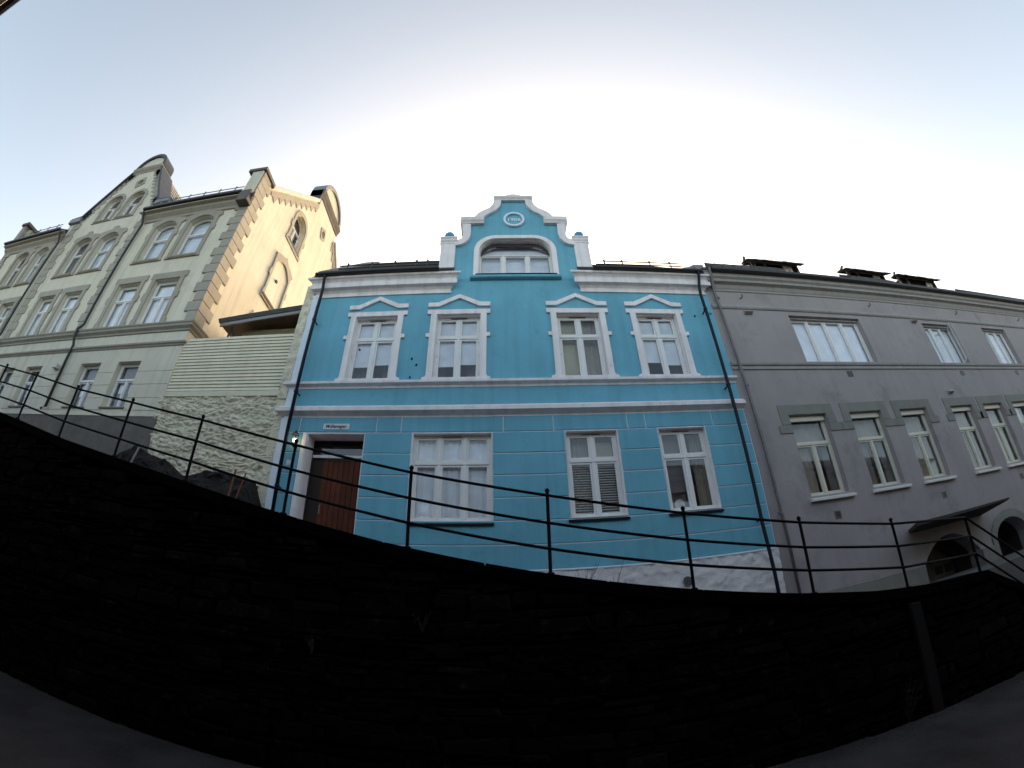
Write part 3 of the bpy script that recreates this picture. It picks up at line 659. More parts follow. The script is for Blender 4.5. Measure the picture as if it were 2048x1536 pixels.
MB(world).lathe((lx, ly, 3.42), [(.045, 0), (.07, .10), (.068, .215)], 12).build('lantern_glass', 'glass', ln, smooth=True)
MB(world).ball((lx, ly, 3.52), .042, 12, 8).build('bulb', 'bulb', ln, smooth=True)
sg = thing('street_sign', 'white street name sign above the front door of the blue house', 'sign', (-3.58, YF-.03, 3.83))
MB().box(-3.885, -3.275, 3.825, 3.965, .027, .042).build('sign_plate', 'signwhite', sg, bevel=.006, seg=2)
text('lettering', 'M\u00f6llevegen', .105, (-3.58, YF-.044, 3.897), 'ink', sg, .002)
tag(MB().box(-4.62, -4.52, 2.99, 3.11, .027, .037).build('number_plate', 'signwhite', bevel=.008), 'small white plate on the blue wall below the lit lantern', 'sign')

# ================================================================== RUBBLE WALL WITH BOARDS between cream and blue house
pw = thing('rubble_wall', 'cream painted rubble wall topped with horizontal boards between the cream and the blue house', 'wall', (-6.9, YF, 2))
rough_patch(front, -8.80, -4.97, 1.2, 4.70, .0, .030, 380, 350, 5.5, 5.5, courses=.036).build('rubble_face', 'creamrough', pw, smooth=True, recalc=False)
MB().box(-8.78, -5.21, 1.0, 4.70, -.5, -.17).build('wall_core', 'creamrough', pw)
MB().box(-8.67, -5.20, 4.68, 4.83, -.3, .03).build('ledge', 'siding', pw, bevel=.01)
k = 0; z = 4.83
while z < 6.42:
    h = .0965; a = -8.67+random.uniform(0, .015)+(.0 if z < 6.3 else .15); c = -5.20-random.uniform(0, .03)+(.0 if z < 5.4 else .02)
    MB().hexa([(a, z+.012, -.05), (c, z+.012, -.05), (c, z+.012, .022), (a, z+.012, .022), (a, z+h+.016, -.05), (c, z+h+.016, -.05), (c, z+h+.016, -.008), (a, z+h+.016, -.008)]).build('board', 'siding', pw, bevel=.003)
    z += h; k += 1
MB().box(-8.65, -5.2, 4.83, 6.4, -.12, -.055).build('board_backing', 'darkwood', pw)
sh = thing('lean_to', 'small dark roofed lean-to behind the boarded wall, with olive boards', 'shed', (-7, 9.8, 5))
MB(world).hexa([(-8.35, 9.2, 7.55), (-5.45, 9.2, 7.88), (-5.45, 12.5, 7.88), (-8.35, 12.5, 7.55), (-8.40, 9.15, 7.68), (-5.45, 9.15, 8.02), (-5.45, 12.5, 8.02), (-8.40, 12.5, 7.68)]).build('roof', 'slate', sh, bevel=.01)
MB(world).hexa([(-8.30, 9.22, 7.44), (-5.45, 9.22, 7.77), (-5.45, 9.27, 7.77), (-8.30, 9.27, 7.44), (-8.30, 9.22, 7.55), (-5.45, 9.22, 7.88), (-5.45, 9.27, 7.88), (-8.30, 9.27, 7.55)]).build('barge_board', 'lead', sh)
for k in range(7):
    z = 6.1+k*.24; x0 = -7.7; x1 = -5.40
    if z > 7.3: break
    MB(world).hexa([(x0, 9.62, z), (x1, 9.62, z), (x1, 9.68, z), (x0, 9.68, z), (x0, 9.64, z+.235), (x1, 9.64, z+.235), (x1, 9.68, z+.235), (x0, 9.68, z+.235)]).build('board', 'brownboard', sh)
MB(world).box(-7.7, -5.4, 9.68, 12.2, 5.0, 7.4).build('wall', 'darkwood', sh)
MB(world).tube([(-8.1, 9.4, 6.6), (-7.95, 9.4, 7.5)], .035, 6).build('strut', 'black', sh)
MB(world).tube([(-7.7, 9.6, 6.9), (-8.0, 9.4, 7.45)], .035, 6).build('strut', 'black', sh)

# rock outcrop and odd sticks at the foot of the rubble wall
rk = MB(world); random.seed(5)
def rockfn(a, c):
    x = -9.6+4.75*a; zt = lerp([(-9.6, 2.95), (-8.9, 3.28), (-8.5, 3.10), (-7.9, 2.95), (-7.2, 2.55), (-6.7, 2.72), (-6.0, 2.70), (-5.3, 2.60), (-4.85, 1.7)], x)
    t = c*1.25
    y = 7.75+.6*min(t, 1)+noise.fractal(Vector((x*1.7, c*3, 2)), .8, 2, 5)*.16
    z = lane_z(x)-.15+(zt-lane_z(x)+.15)*min(1, t)**.7+noise.fractal(Vector((x*2.6, c*3, 7)), .8, 2, 5)*.10*(1 if t < 1 else .4)
    if t > 1: y = 8.35+(t-1)*1.0
    return (x, y, z)
tag(rk.grid(rockfn, 130, 40).build('rock_outcrop', 'rock', smooth=True, recalc=False), 'dark jagged rock ledge at the foot of the cream rubble wall', 'rock')
def stick(x, z0, dx, m, label, L=1.25, r=.022, name='marker_stake'):
    tag(MB(world).tube([(x, 7.72, z0), (x+dx*.5, 7.74, z0+L*.5), (x+dx, 7.78, z0+L)], r, 6).build(name, m), label, 'stake')
stick(-5.42, 1.35, .05, 'orange', 'upright orange stake in front of the dark rock')
stick(-5.33, 1.35, .22, 'orange', 'orange stake leaning to one side in front of the dark rock', 1.2, .016)
stick(-8.42, 2.0, .22, 'lead', 'thin grey pipe leaning on the rock ledge at the corner of the cream house', 1.0, .025, 'leaning_pipe')

# ================================================================== CREAM HOUSE
yh = thing('cream_house', 'tall cream rendered house with taupe stone trim, tall gables and corner quoins', 'house', (-17, 12, 2))
YR = -13.60                                  # right edge of the gabled bay
GX = -15.85
lslope = [(-18.80, 13.25), (-18.80, 13.42), (-18.14, 13.48), (-17.86, 13.97), (-17.30, 15.0), (-16.89, 15.85), (-16.69, 16.25), (-16.69, 16.42)]
rslope = [(2*GX-a, b_) for a, b_ in lslope[::-1]]
crest = [(GX+.84*cos(t), 16.42+.98*sin(t)) for t in [pi*k/16 for k in range(17)]]
out = [(-23.1, -1), (XS, -1), (XS, 12.45), (rslope[-1][0]-.02, 12.45), (rslope[-1][0]-.02, 13.25)]+rslope[::-1][1:-1]+[(GX+.84, 16.42)]
out = [(-23.1, -1), (XS, -1), (XS, 12.5), (-12.90, 12.5)]+rslope[::-1]+lslope[::-1]+[(-18.80, 12.5), (-23.1, 12.5)]
H = []
ground_w = [(-12.68, -11.74), (-10.97, -10.04), (-15.65, -14.74), (-17.25, -16.40), (-20.6, -19.7), (-22.6, -21.7)]
first_w = [(-12.74, -11.70), (-11.04, -9.99), (-17.27, -16.29), (-15.69, -14.69), (-20.03, -19.09), (-21.65, -20.66)]
second_w = [(-12.60, -11.57), (-10.97, -9.91), (-17.17, -16.18), (-15.61, -14.57), (-19.94, -19.05), (-21.50, -20.55)]
gab_w = [(-16.92, -16.06), (-15.60, -14.74)]
for a, c in ground_w: H.append(rect(a, c, 4.40, 5.84))
for a, c in first_w: H.append(rect(a, c, 7.10, 8.93))
for a, c in second_w: H.append(arch(a, c, 9.98, 11.72, 11.97))
for a, c in gab_w: H.append(arch(a, c, 12.96, 14.12, 14.55, True))
rnd = [(GX+.16+.15*cos(t), 15.33+.16*sin(t)) for t in [2*pi*k/16 for k in range(16)]]; H.append(rnd)
MB().prism(out, -.42, 0, H).build('wall', 'cream', yh)
MB().prism(rnd, -.40, -.35).build('round_light', 'black', yh)
# gable crest, shelf, coping
MB().prism(crest, -.5, .0).build('gable_crest', 'cream', yh)
MB().prism([(GX+.90*cos(t), 16.42+1.06*sin(t)) for t in [pi*k/16 for k in range(17)]]+[(GX+.76*cos(t), 16.42+.86*sin(t)) for t in [pi*k/16 for k in range(16, -1, -1)]], -.65, .09).build('crest_moulding', 'darklead', yh, bevel=.01)
MB().sweep([(-.7, 16.12), (.02, 16.12), (.05, 16.2), (.10, 16.26), (.14, 16.34), (.15, 16.42), (-.7, 16.44)], GX-.88, GX+.88).build('gable_shelf', 'taupe', yh, bevel=.01)
for sl_ in (lslope, rslope[::-1]):
    s = 1 if sl_ is lslope else -1
    o_ = sl_[1:7]; n_ = [(a+s*.0, b_) for a, b_ in o_]
    cpn = [(a-s*.06, b_+.10) for a, b_ in o_]
    MB().prism(n_+cpn[::-1], -.85, .10).build('gable_coping', 'darklead', yh, bevel=.01)
    # stepped teeth in taupe below the coping
    L0 = sl_[2:7]
    for k in range(14):
        t = k/13; q = t*(len(L0)-1); i = min(int(q), len(L0)-2); fr_ = q-i
        x = L0[i][0]*(1-fr_)+L0[i+1][0]*fr_; z = L0[i][1]*(1-fr_)+L0[i+1][1]*fr_
        MB().prism([(x-s*.04, z-.02), (x+s*.02, z-.34), (x+s*.34, z-.30+.12), (x+s*.10, z+.16)], 0, .02).build('gable_tooth', 'taupe', yh)
for a, c in ((-18.86, -18.08), (-13.62, -12.84)): MB(world).box(a, c, YF-.13, YF+.6, 13.20, 13.46).build('kneeler', 'lead', yh, bevel=.02)
# diagonal-set stone round the little light
MB().prism([(GX+.16+.36*cos(t)*(1 if k % 2 else .72), 15.33+.40*sin(t)*(1 if k % 2 else .72)) for k, t in [(k, 2*pi*(k+.5)/8) for k in range(8)]], 0, .03, [rnd]).build('light_surround', 'taupe', yh)
# cross roof behind the front gable
MB(world).prism([(-18.4, 12.6), (-13.3, 12.6), (GX, 17.3)], YF+.42, YF+5.3).build('cross_roof', 'slategrey', yh) if False else None
b = MB(lambda u, v, w_: (u, w_, v)); b.prism([(-18.95, 12.5), (-12.75, 12.5), (GX, 17.25)], YF+.43, YF+5.3); b.build('cross_roof', 'slategrey', yh)
for k in range(12):
    t0, t1 = k/12, (k+1)/12+.01
    P0 = Vector((-12.74, 12.5)); P1 = Vector((GX, 17.25)); d_ = (P1-P0); nrm = Vector((.84, .55))
    A = P0+d_*t0; B = P0+d_*min(t1, 1)
    b = MB(lambda u, v, w_: (u, w_, v)); b.prism([tuple(A), tuple(A+nrm*.035), tuple(B+nrm*.008), tuple(B)], YF+.6, YF+5.3); b.build('slate_course', 'slategrey', yh)
# mouldings
belt = [(0, 6.78), (.04, 6.79), (.05, 6.84), (.13, 6.90), (.14, 6.96), (.17, 6.99), (.18, 7.03), (0, 7.09)]
fillet = [(0, 6.28), (.03, 6.29), (.05, 6.33), (.09, 6.35), (.10, 6.40), (0, 6.43)]
MB().sweep(belt, -23.1, XS, False, True).build('belt_course', 'taupe', yh)
MB(side).sweep(belt, YF, YF+8, True, False).build('belt_course', 'taupe', yh)
MB().sweep(fillet, -23.1, XS, False, True).build('belt_course', 'taupe', yh)
MB(side).sweep(fillet, YF, YF+.16, True, False).build('belt_course', 'taupe', yh)
eave = [(0, 12.10), (.05, 12.12), (.07, 12.22), (.18, 12.34), (.20, 12.42), (.33, 12.46), (.34, 12.50), (0, 12.54)]
MB().sweep(eave, -13.42, XS-.02, True, True).build('eaves_cornice', 'taupe', yh)
MB().sweep(eave, -23.1, -18.62, False, True).build('eaves_cornice', 'taupe', yh)
for a, c in ((-13.55, -8.98), (-23.1, -18.66)):
    MB().box(a, c, 12.545, 12.66, .18, .42).build('gutter', 'black', yh, bevel=.02)
    MB(world).hexa([(a, YF-.30, 12.60), (c, YF-.30, 12.60), (c, 13.8, 12.6), (a, 13.8, 12.6), (a, YF-.32, 12.66), (c, YF-.32, 12.66), (c, 13.8, 17.2), (a, 13.8, 17.2)]).build('roof', 'slate', yh)
snowguard([-13.0, -12.3, -11.6, -10.9, -10.2, -9.5], YF-.2, 12.72, yh, 'lead', (.25, .40), .46)
snowguard([-22.2, -21.5, -20.8, -20.1, -19.4], YF-.2, 12.72, yh, 'lead', (.25, .40), .46)
MB(world).hexa([(-23.1, 13.8, 12.5), (XS-.5, 13.8, 12.5), (XS-.5, 19.1, 12.5), (-23.1, 19.1, 12.5), (-23.1, 13.8, 17.2), (XS-.5, 13.8, 17.2), (XS-.5, 19.1, 12.6), (-23.1, 19.1, 12.6)]).build('back_roof', 'slate', yh)
MB(world).box(-23.1, XS, 18.7, 19.1, -1, 12.5).build('back_wall', 'cream', yh)
MB(world).box(-23.1, -22.7, YF, 19.1, -1, 12.5).build('side_wall', 'cream', yh)
MB(world).box(-22.7, XS-.43, YF+.43, 18.7, 6.5, 6.7).build('floor_slab', 'darkwood', yh)
MB(world).box(-22.7, XS-.43, YF+.43, 18.7, 9.3, 9.5).build('floor_slab', 'darkwood', yh)
MB(world).box(-22.7, XS-.46, YF+.43, 18.7, 12.3, 12.45).build('ceiling_slab', 'soffit', yh)
MB().box(XS-.36, XS+.10, 12.10, 12.66, .02, .38).build('cornice_end_block', 'plinth', yh, bevel=.02)
# plinth and scored joints
MB().box(-23.1, XS+.03, -.5, 4.12, 0, .035).build('plinth', 'plinth', yh)
MB().box(-23.1, XS-.001, 4.10, 4.14, 0, .05).build('plinth_edge', 'cream', yh)
gaps = sorted(ground_w)
rowz = [4.29, 4.66, 5.07, 5.48, 5.86]
def yblock(u0, u1, v0, v1): MB().box(u0+.006, u1-.006, v0+.007, v1-.007, .0, .014).build('render_block', 'cream', yh)
for z0, z1 in zip(rowz[:-1], rowz[1:]):
    prev = -23.1
    for a, c in gaps:
        if z1 > 4.4:
            yblock(prev, a-.001, max(z0, z0), z1) if a-prev > .1 else None
        prev = c+.001
    yblock(prev, XS, z0, z1)
# windows with trim
def trim(outl, hole, w1=.05, name='window_surround'): return MB().prism(outl, 0, w1, [hole]).build(name, 'taupe', yh, bevel=.006)
for i, (a, c) in enumerate(ground_w):
    wn = window(yh, front, a+.002, c-.002, 4.402, 5.838, -.16, cols=2, transom=5.30, top_cols=1, m='pvc', fr=.05, sash=.035, mull=.05)
    MB().sweep([(-.28, 4.33), (.05, 4.34), (.055, 4.37), (-.28, 4.40)], a-.05, c+.05).build('window_sill', 'lead', yh)
    MB().box(a+.05, c-.05, 4.5, 5.8, -.30, -.295).build('curtain', 'drape', wn)
    for u in (a+.14, a+.55): MB().box(u, u+.22, 4.85+.1*(i % 2), 5.22, -.285, -.280).build('curtain', 'net', wn)
for i, (a, c) in enumerate(first_w):
    L0, L1 = a-.22, c+.22
    MB().prism([(L0, 7.09), (L0, 7.30), (L0+.05, 7.36), (L0+.05, 8.12), (L0-.04, 8.16), (L0-.04, 8.36), (L0+.02, 8.42), (L0, 9.17), (L1, 9.20), (L1, 9.06), (L1-.05, 8.42), (L1+.0, 8.36), (L1+.0, 8.12), (L1-.08, 8.08), (L1-.06, 7.36), (L1, 7.30), (L1, 7.09)], 0, .05, [rect(a, c, 7.10, 8.93)]).build('window_surround', 'taupe', yh, bevel=.006) if False else MB().prism([(L0, 7.095), (a-.001, 7.095), (a-.001, 8.931), (c+.001, 8.931), (c+.001, 7.095), (L1, 7.095), (L1, 7.30), (L1-.06, 7.36), (L1-.06, 8.08), (L1+.02, 8.12), (L1+.02, 8.34), (L1-.05, 8.40), (L1-.05, 8.95), (L1+.02, 8.97), (L1+.02, 9.19), (L0-.02, 9.19), (L0-.02, 8.97), (L0+.05, 8.95), (L0+.05, 8.40), (L0-.02, 8.34), (L0-.02, 8.12), (L0+.06, 8.08), (L0+.06, 7.36), (L0, 7.30)], 0, .05).build('window_surround', 'taupe', yh, bevel=.006)
    wn = window(yh, front, a+.002, c-.002, 7.102, 8.928, -.13, cols=2, transom=8.30, top_cols=1, m='pvc', fr=.055, sash=.035, mull=.055, pane='glasscoat')
    curtain(front, a+.06, c-.06, 7.2, 8.86, -.24, 'net', wn, 6, .01)
for i, (a, c) in enumerate(second_w):
    m_ = (a+c)/2; o_ = [(a-.24, 9.86), (a-.001, 9.86), (a-.001, 11.72)]+[(u, v+.001) for u, v in arch(a, c, 0, 11.72, 11.97)[2:][::-1]]+[(c+.001, 11.72), (c+.001, 9.86), (c+.22, 9.86), (c+.17, 10.0), (c+.17, 11.1), (c+.24, 11.14), (c+.24, 11.35), (c+.18, 11.40), (c+.18, 11.78), (c+.30, 11.88), (c+.24, 12.06), (m_+.16, 12.16), (m_+.12, 12.33), (m_-.12, 12.33), (m_-.16, 12.16), (a-.24, 12.06), (a-.30, 11.88), (a-.18, 11.78), (a-.18, 11.40), (a-.24, 11.35), (a-.24, 11.14), (a-.17, 11.1), (a-.17, 10.0)]
    MB().prism(o_, 0, .05).build('window_surround', 'taupe', yh, bevel=.006)
    MB().sweep([(-.2, 9.86), (.05, 9.86), (.09, 9.90), (.10, 9.95), (-.2, 9.98)], a-.06, c+.06).build('window_sill', 'taupe', yh, bevel=.008)
    wn = window(yh, front, a+.002, c-.002, 9.982, 11.968, -.16, cols=1, transom=11.14, vs=11.70, m='pvc', fr=.055, sash=.035, mull=.06, pane='glasscoat')
    MB().box(a+.06, c-.06, 10.05, 11.9, -.27, -.265).build('curtain', 'drape' if i % 3 == 2 else 'blindgrey', wn)
for a, c in gab_w:
    m_ = (a+c)/2
    oo = [(a-.20, 12.86), (a-.14, 13.0), (a-.14, 13.5), (a-.2, 13.53), (a-.2, 13.75), (a-.14, 13.78), (a-.14, 14.12)]+[(m_+(.43+.15)*cos(t)*-1, 14.12+.60*sin(t)) for t in [pi*k/12 for k in range(1, 12)]]+[(c+.14, 14.12), (c+.14, 13.78), (c+.2, 13.75), (c+.2, 13.53), (c+.14, 13.5), (c+.14, 13.0), (c+.20, 12.86)]
    MB().prism(oo, 0, .04, [arch(a, c, 12.95, 14.12, 14.55, True)]).build('window_surround', 'taupe', yh, bevel=.006)
    MB().sweep([(-.2, 12.88), (.05, 12.88), (.08, 12.93), (-.2, 12.96)], a-.04, c+.04).build('window_sill', 'lead', yh)
    window(yh, front, a+.002, c-.002, 12.962, 14.548, -.14, cols=2, top_cols=1, transom=13.88, vs=14.12, round_=True, m='pvc', fr=.05, sash=.03, mull=.05)
# quoins of the gabled bay
z = 7.12; k = 0
while z < 12.75:
    wl = .42 if k % 2 else .30
    MB().box(YR+.02-wl, YR+.02, z+.006, z+.369, 0, .035).build('quoin', 'taupe', yh, bevel=.01)
    MB().box(-18.42, -18.42+wl+.12, z+.006, z+.369, 0, .035).build('quoin', 'taupe', yh, bevel=.01)
    z += .375; k += 1
# corner quoins, wrapping front and gable end
z = 7.10; k = 0
while z < 12.3:
    lf, ls = (.50, .66) if k % 2 else (.34, .44)
    MB(world).box(XS-lf, XS+.05, YF-.05, YF+ls, z+.005, z+.370).build('quoin', 'taupe', yh, bevel=.012)
    z += .375; k += 1
while z < 13.9:
    ls = .66 if k % 2 else .46
    MB(world).box(XS-.30, XS+.05, YF-.12, YF+ls, z+.005, z+.370).build('quoin', 'taupe', yh, bevel=.012); z += .375; k += 1
# far end: corner quoins and raised parapet
z = 7.10; k = 0
while z < 13.9:
    lf = .50 if k % 2 else .34
    MB(world).box(-23.15, -23.1+(lf if z < 12.2 else .30), YF-(.05 if z < 12.2 else .12), YF+.5, z+.005, z+.370).build('quoin', 'taupe', yh, bevel=.012)
    z += .375; k += 1
MB(world).prism([(-23.1, 9.0), (-22.7, 9.0), (-22.7, 13.9), (-23.1, 13.9)], 0, .01) if False else None
MB(world).hexa([(-23.1, YF+.1, 12.0), (-22.7, YF+.1, 12.0), (-22.7, 13.8, 12.0), (-23.1, 13.8, 12.0), (-23.1, YF+.1, 13.9), (-22.7, YF+.1, 13.9), (-22.7, 13.8, 18.2), (-23.1, 13.8, 18.2)]).build('parapet', 'cream', yh)
MB(world).hexa([(-23.2, YF-.2, 14.0), (-22.6, YF-.2, 14.0), (-22.6, YF+.6, 14.0), (-23.2, YF+.6, 14.0), (-23.2, YF-.2, 14.16), (-22.6, YF-.2, 14.16), (-22.6, YF+.6, 14.16), (-23.2, YF+.6, 14.16)]).build('kneeler_cap', 'plinth', yh, bevel=.01)
# downpipes
MB(world).tube([(-13.50, YF-.35, 12.58), (-13.50, YF-.30, 12.4), (-13.46, YF-.10, 12.0), (-13.46, YF-.09, 7.3), (-13.46, YF-.22, 7.05), (-13.46, YF-.20, 6.75), (-13.46, YF-.09, 6.5), (-13.46, YF-.09, 4.35), (-13.50, YF-.2, 4.22)], .045, 8).build('downpipe', 'black', yh, smooth=True)
MB(world).tube([(-18.62, YF-.35, 12.58), (-18.60, YF-.30, 12.4), (-18.58, YF-.10, 12.0), (-18.62, YF-.09, 7.3), (-18.62, YF-.22, 7.05), (-18.62, YF-.09, 6.5), (-18.62, YF-.09, 3.9)], .045, 8).build('downpipe', 'black', yh, smooth=True)
MB().box(-13.95, -13.72, 5.66, 5.80, .0, .16).build('vent_hood', 'soffit', yh)
MB(world).tube([(-16.75, YF-.05, 4.95), (-16.70, YF-.1, 5.15), (-16.55, YF-.12, 5.2), (-16.5, YF-.1, 5.1), (-16.62, YF-.05, 5.0)], .012, 6).build('iron_bracket', 'black', yh)
# gable end wall, plane x = XS
ymid = 13.82
fs = [(8.30, 12.62), (8.30, 14.05), (9.08, 14.10), (9.16, 14.02), (12.45, 17.42), (12.45, 17.98)]
bs = [(2*ymid-a, b_) for a, b_ in fs[::-1]]
aw = arch(11.36, 12.42, 13.72, 14.90, 15.42, True)
rl2 = [(13.87+.17*cos(t), 16.62+.22*sin(t)) for t in [2*pi*k/16 for k in range(16)]]
bl_ = arch(11.18, 12.42, 10.46, 12.05, 12.45)
MB(side).prism([(YF+.42, -1), (19.1, -1), (19.1, 12.62)]+bs[::-1][:0]+[(2*ymid-a, b_) for a, b_ in fs]+fs[::-1]+[(YF+.42, 12.62)], -.45, 0, [aw, rl2]).build('gable_end_wall', 'cream', yh)
MB(side).prism([(ymid+1.24*cos(t), 18.5+1.10*sin(t)) for t in [pi*k/18 for k in range(19)]]+[(ymid-1.24, 17.9), (ymid+1.24, 17.9)], -.45, .0).build('gable_crest', 'cream', yh)
MB(side).prism([(ymid+1.36*cos(t), 18.5+1.22*sin(t)) for t in [pi*k/18 for k in range(19)]]+[(ymid+1.16*cos(t), 18.5+1.0*sin(t)) for t in [pi*k/18 for k in range(18, -1, -1)]], -.62, .10).build('crest_moulding', 'lead', yh, bevel=.01)
MB(side).sweep([(-.62, 17.95), (.02, 17.95), (.05, 18.1), (.10, 18.2), (.14, 18.35), (.15, 18.44), (-.62, 18.46)], ymid-1.40, ymid+1.40).build('gable_shelf', 'plinth', yh, bevel=.01)
MB(side).prism(rl2, -.40, -.30).build('round_light', 'black', yh)
MB(side).prism([(13.87+.36*cos(t)*(1 if k % 2 else .78), 16.62+.46*sin(t)*(1 if k % 2 else .78)) for k, t in [(k, 2*pi*(k+.5)/8) for k in range(8)]], 0, .03, [rl2]).build('light_surround', 'taupe', yh)
for s in (1, -1):
    f_ = (lambda a: a) if s > 0 else (lambda a: 2*ymid-a)
    MB(side).prism([(f_(9.16), 14.02), (f_(12.45), 17.42), (f_(12.40), 17.60), (f_(9.10), 14.20)], -.60, .10).build('gable_coping', 'soffit', yh, bevel=.01)
    MB(side).prism([(f_(9.16), 13.90), (f_(12.55), 17.38), (f_(12.66), 17.22), (f_(9.28), 13.76)], 0, .04).build('coping_band', 'taupe', yh)
    for k in range(9):
        t = (k+.2)/9; y = 9.30+3.3*t; z = 13.80+3.4*t
        MB(side).prism([(f_(y-.02), z-.02), (f_(y+.355), z+.365), (f_(y+.235), z-.16)], 0, .028).build('gable_tooth', 'taupe', yh)
    MB(side).box(min(f_(8.25), f_(9.14)), max(f_(8.25), f_(9.14)), 14.06, 14.22, -.66, .12).build('kneeler_cap', 'plinth', yh, bevel=.01)
MB(side).box(12.42, 12.60, 17.35, 18.45, -.60, .02).build('crest_end', 'darklead', yh)
oo = [(11.14, 13.50), (11.14, 13.70), (11.20, 13.72), (11.20, 14.3), (11.12, 14.33), (11.12, 14.6), (11.20, 14.62), (11.20, 14.92)]+[(11.89-.70*cos(t), 14.92+.74*sin(t)) for t in [pi*k/12 for k in range(1, 12)]]+[(12.58, 14.92), (12.58, 14.62), (12.68, 14.6), (12.68, 14.33), (12.58, 14.3), (12.58, 13.72), (12.66, 13.7), (12.66, 13.50)]
MB(side).prism(oo, 0, .04, [aw]).build('window_surround', 'taupe', yh, bevel=.006)
MB(side).sweep([(-.2, 13.62), (.05, 13.62), (.08, 13.66), (-.2, 13.73)], 11.3, 12.5).build('window_sill', 'lead', yh)
wn = window(yh, side, 11.362, 12.418, 13.722, 15.418, -.20, cols=2, transom=14.72, top_cols=1, vs=14.90, round_=True, m='pvc', fr=.055, sash=.035, mull=.06)
MB(side).box(11.4, 12.4, 13.8, 15.3, -.40, -.395).build('curtain', 'net', wn)
oo = [(11.0, 10.24), (11.0, 10.6), (11.06, 10.62), (11.06, 11.3), (10.98, 11.33), (10.98, 11.6), (11.06, 11.62), (11.06, 12.3), (11.02, 12.46)]+[(11.3, 12.60), (11.65, 12.70), (11.8, 12.86), (11.98, 12.70), (12.35, 12.60)]+[(12.66, 12.46), (12.54, 12.3), (12.54, 11.6), (12.62, 11.58), (12.62, 11.3), (12.54, 11.28), (12.54, 10.62), (12.6, 10.6), (12.6, 10.24)]
MB(side).prism(oo, 0, .07, [bl_]).build('blind_window_surround', 'taupe', yh, bevel=.006)
MB(side).sweep([(0, 10.30), (.10, 10.31), (.12, 10.38), (.05, 10.46), (0, 10.48)], 11.05, 12.55).build('window_sill', 'plinth', yh)
MB(side).box(11.62, 11.74, 11.42, 11.52, 0, .06).build('wall_anchor', 'black', yh)
MB(side).prism([(10.75, 9.05), (11.25, 9.05), (11.0, 9.5)], 0, .02).build('gable_tooth', 'taupe', yh)

# ================================================================== GREY HOUSE
gh_ = thing('grey_house', 'long warm grey rendered house with pale cornice, dormers and grey-green window stones', 'house', (15, 9, 0))
GR = 30
upper = [(8.0, 10.72), (13.75, 15.45), (17.42, 19.12), (22.0, 24.2)]
low = [(6.80, 7.97), (8.78, 9.95), (10.73, 11.90), (13.12, 14.29), (14.95, 16.12), (16.82, 17.99), (19.44, 20.61), (21.3, 22.47), (23.2, 24.37)]
ADOOR = arch(9.98, 12.0, -1.2, -.25, .25)
PORCH = arch(9.82, 12.15, -1.2, -.15, .42)
ARCH = arch(13.02, 14.85, -1.2, -.20, .40, True)
H = [rect(a, c, 5.45, 7.0) for a, c in upper]+[rect(a, c, 1.92, 3.94) for a, c in low]+[PORCH, ARCH]
MB().prism(rect(BR, GR, -2, 8.2), -.40, 0, H).build('wall', 'grey', gh_)
gc = [(0, 7.74), (.03, 7.76), (.03, 7.80), (.06, 7.84), (.10, 7.93), (.20, 7.97), (.21, 8.04), (.27, 8.09), (.28, 8.20), (.31, 8.24), (0, 8.27)]
MB().sweep(gc, BR+.26, GR, True, False).build('cornice', 'greylight', gh_)
MB().sweep([(0, 7.13), (.03, 7.14), (.05, 7.17), (.06, 7.20), (.055, 7.235), (0, 7.26)], BR+.02, GR).build('band_course', 'greylight', gh_)
MB().sweep([(0, 5.21), (.035, 5.22), (.04, 5.27), (.02, 5.29), (.02, 5.315), (.06, 5.33), (.075, 5.37), (.08, 5.41), (0, 5.45)], BR+.02, GR).build('string_course', 'greylight', gh_)
MB().box(BR+.20, GR, 8.20, 8.33, .28, .42).build('gutter', 'black', gh_, bevel=.025)
MB(world).hexa([(BR+.1, YF-.34, 8.28), (GR, YF-.34, 8.28), (GR, YF+5, 8.28), (BR+.1, YF+5, 8.28), (BR+.1, YF-.36, 8.35), (GR, YF-.36, 8.35), (GR, YF+5, 12.4), (BR+.1, YF+5, 12.4)]).build('roof', 'tile', gh_)
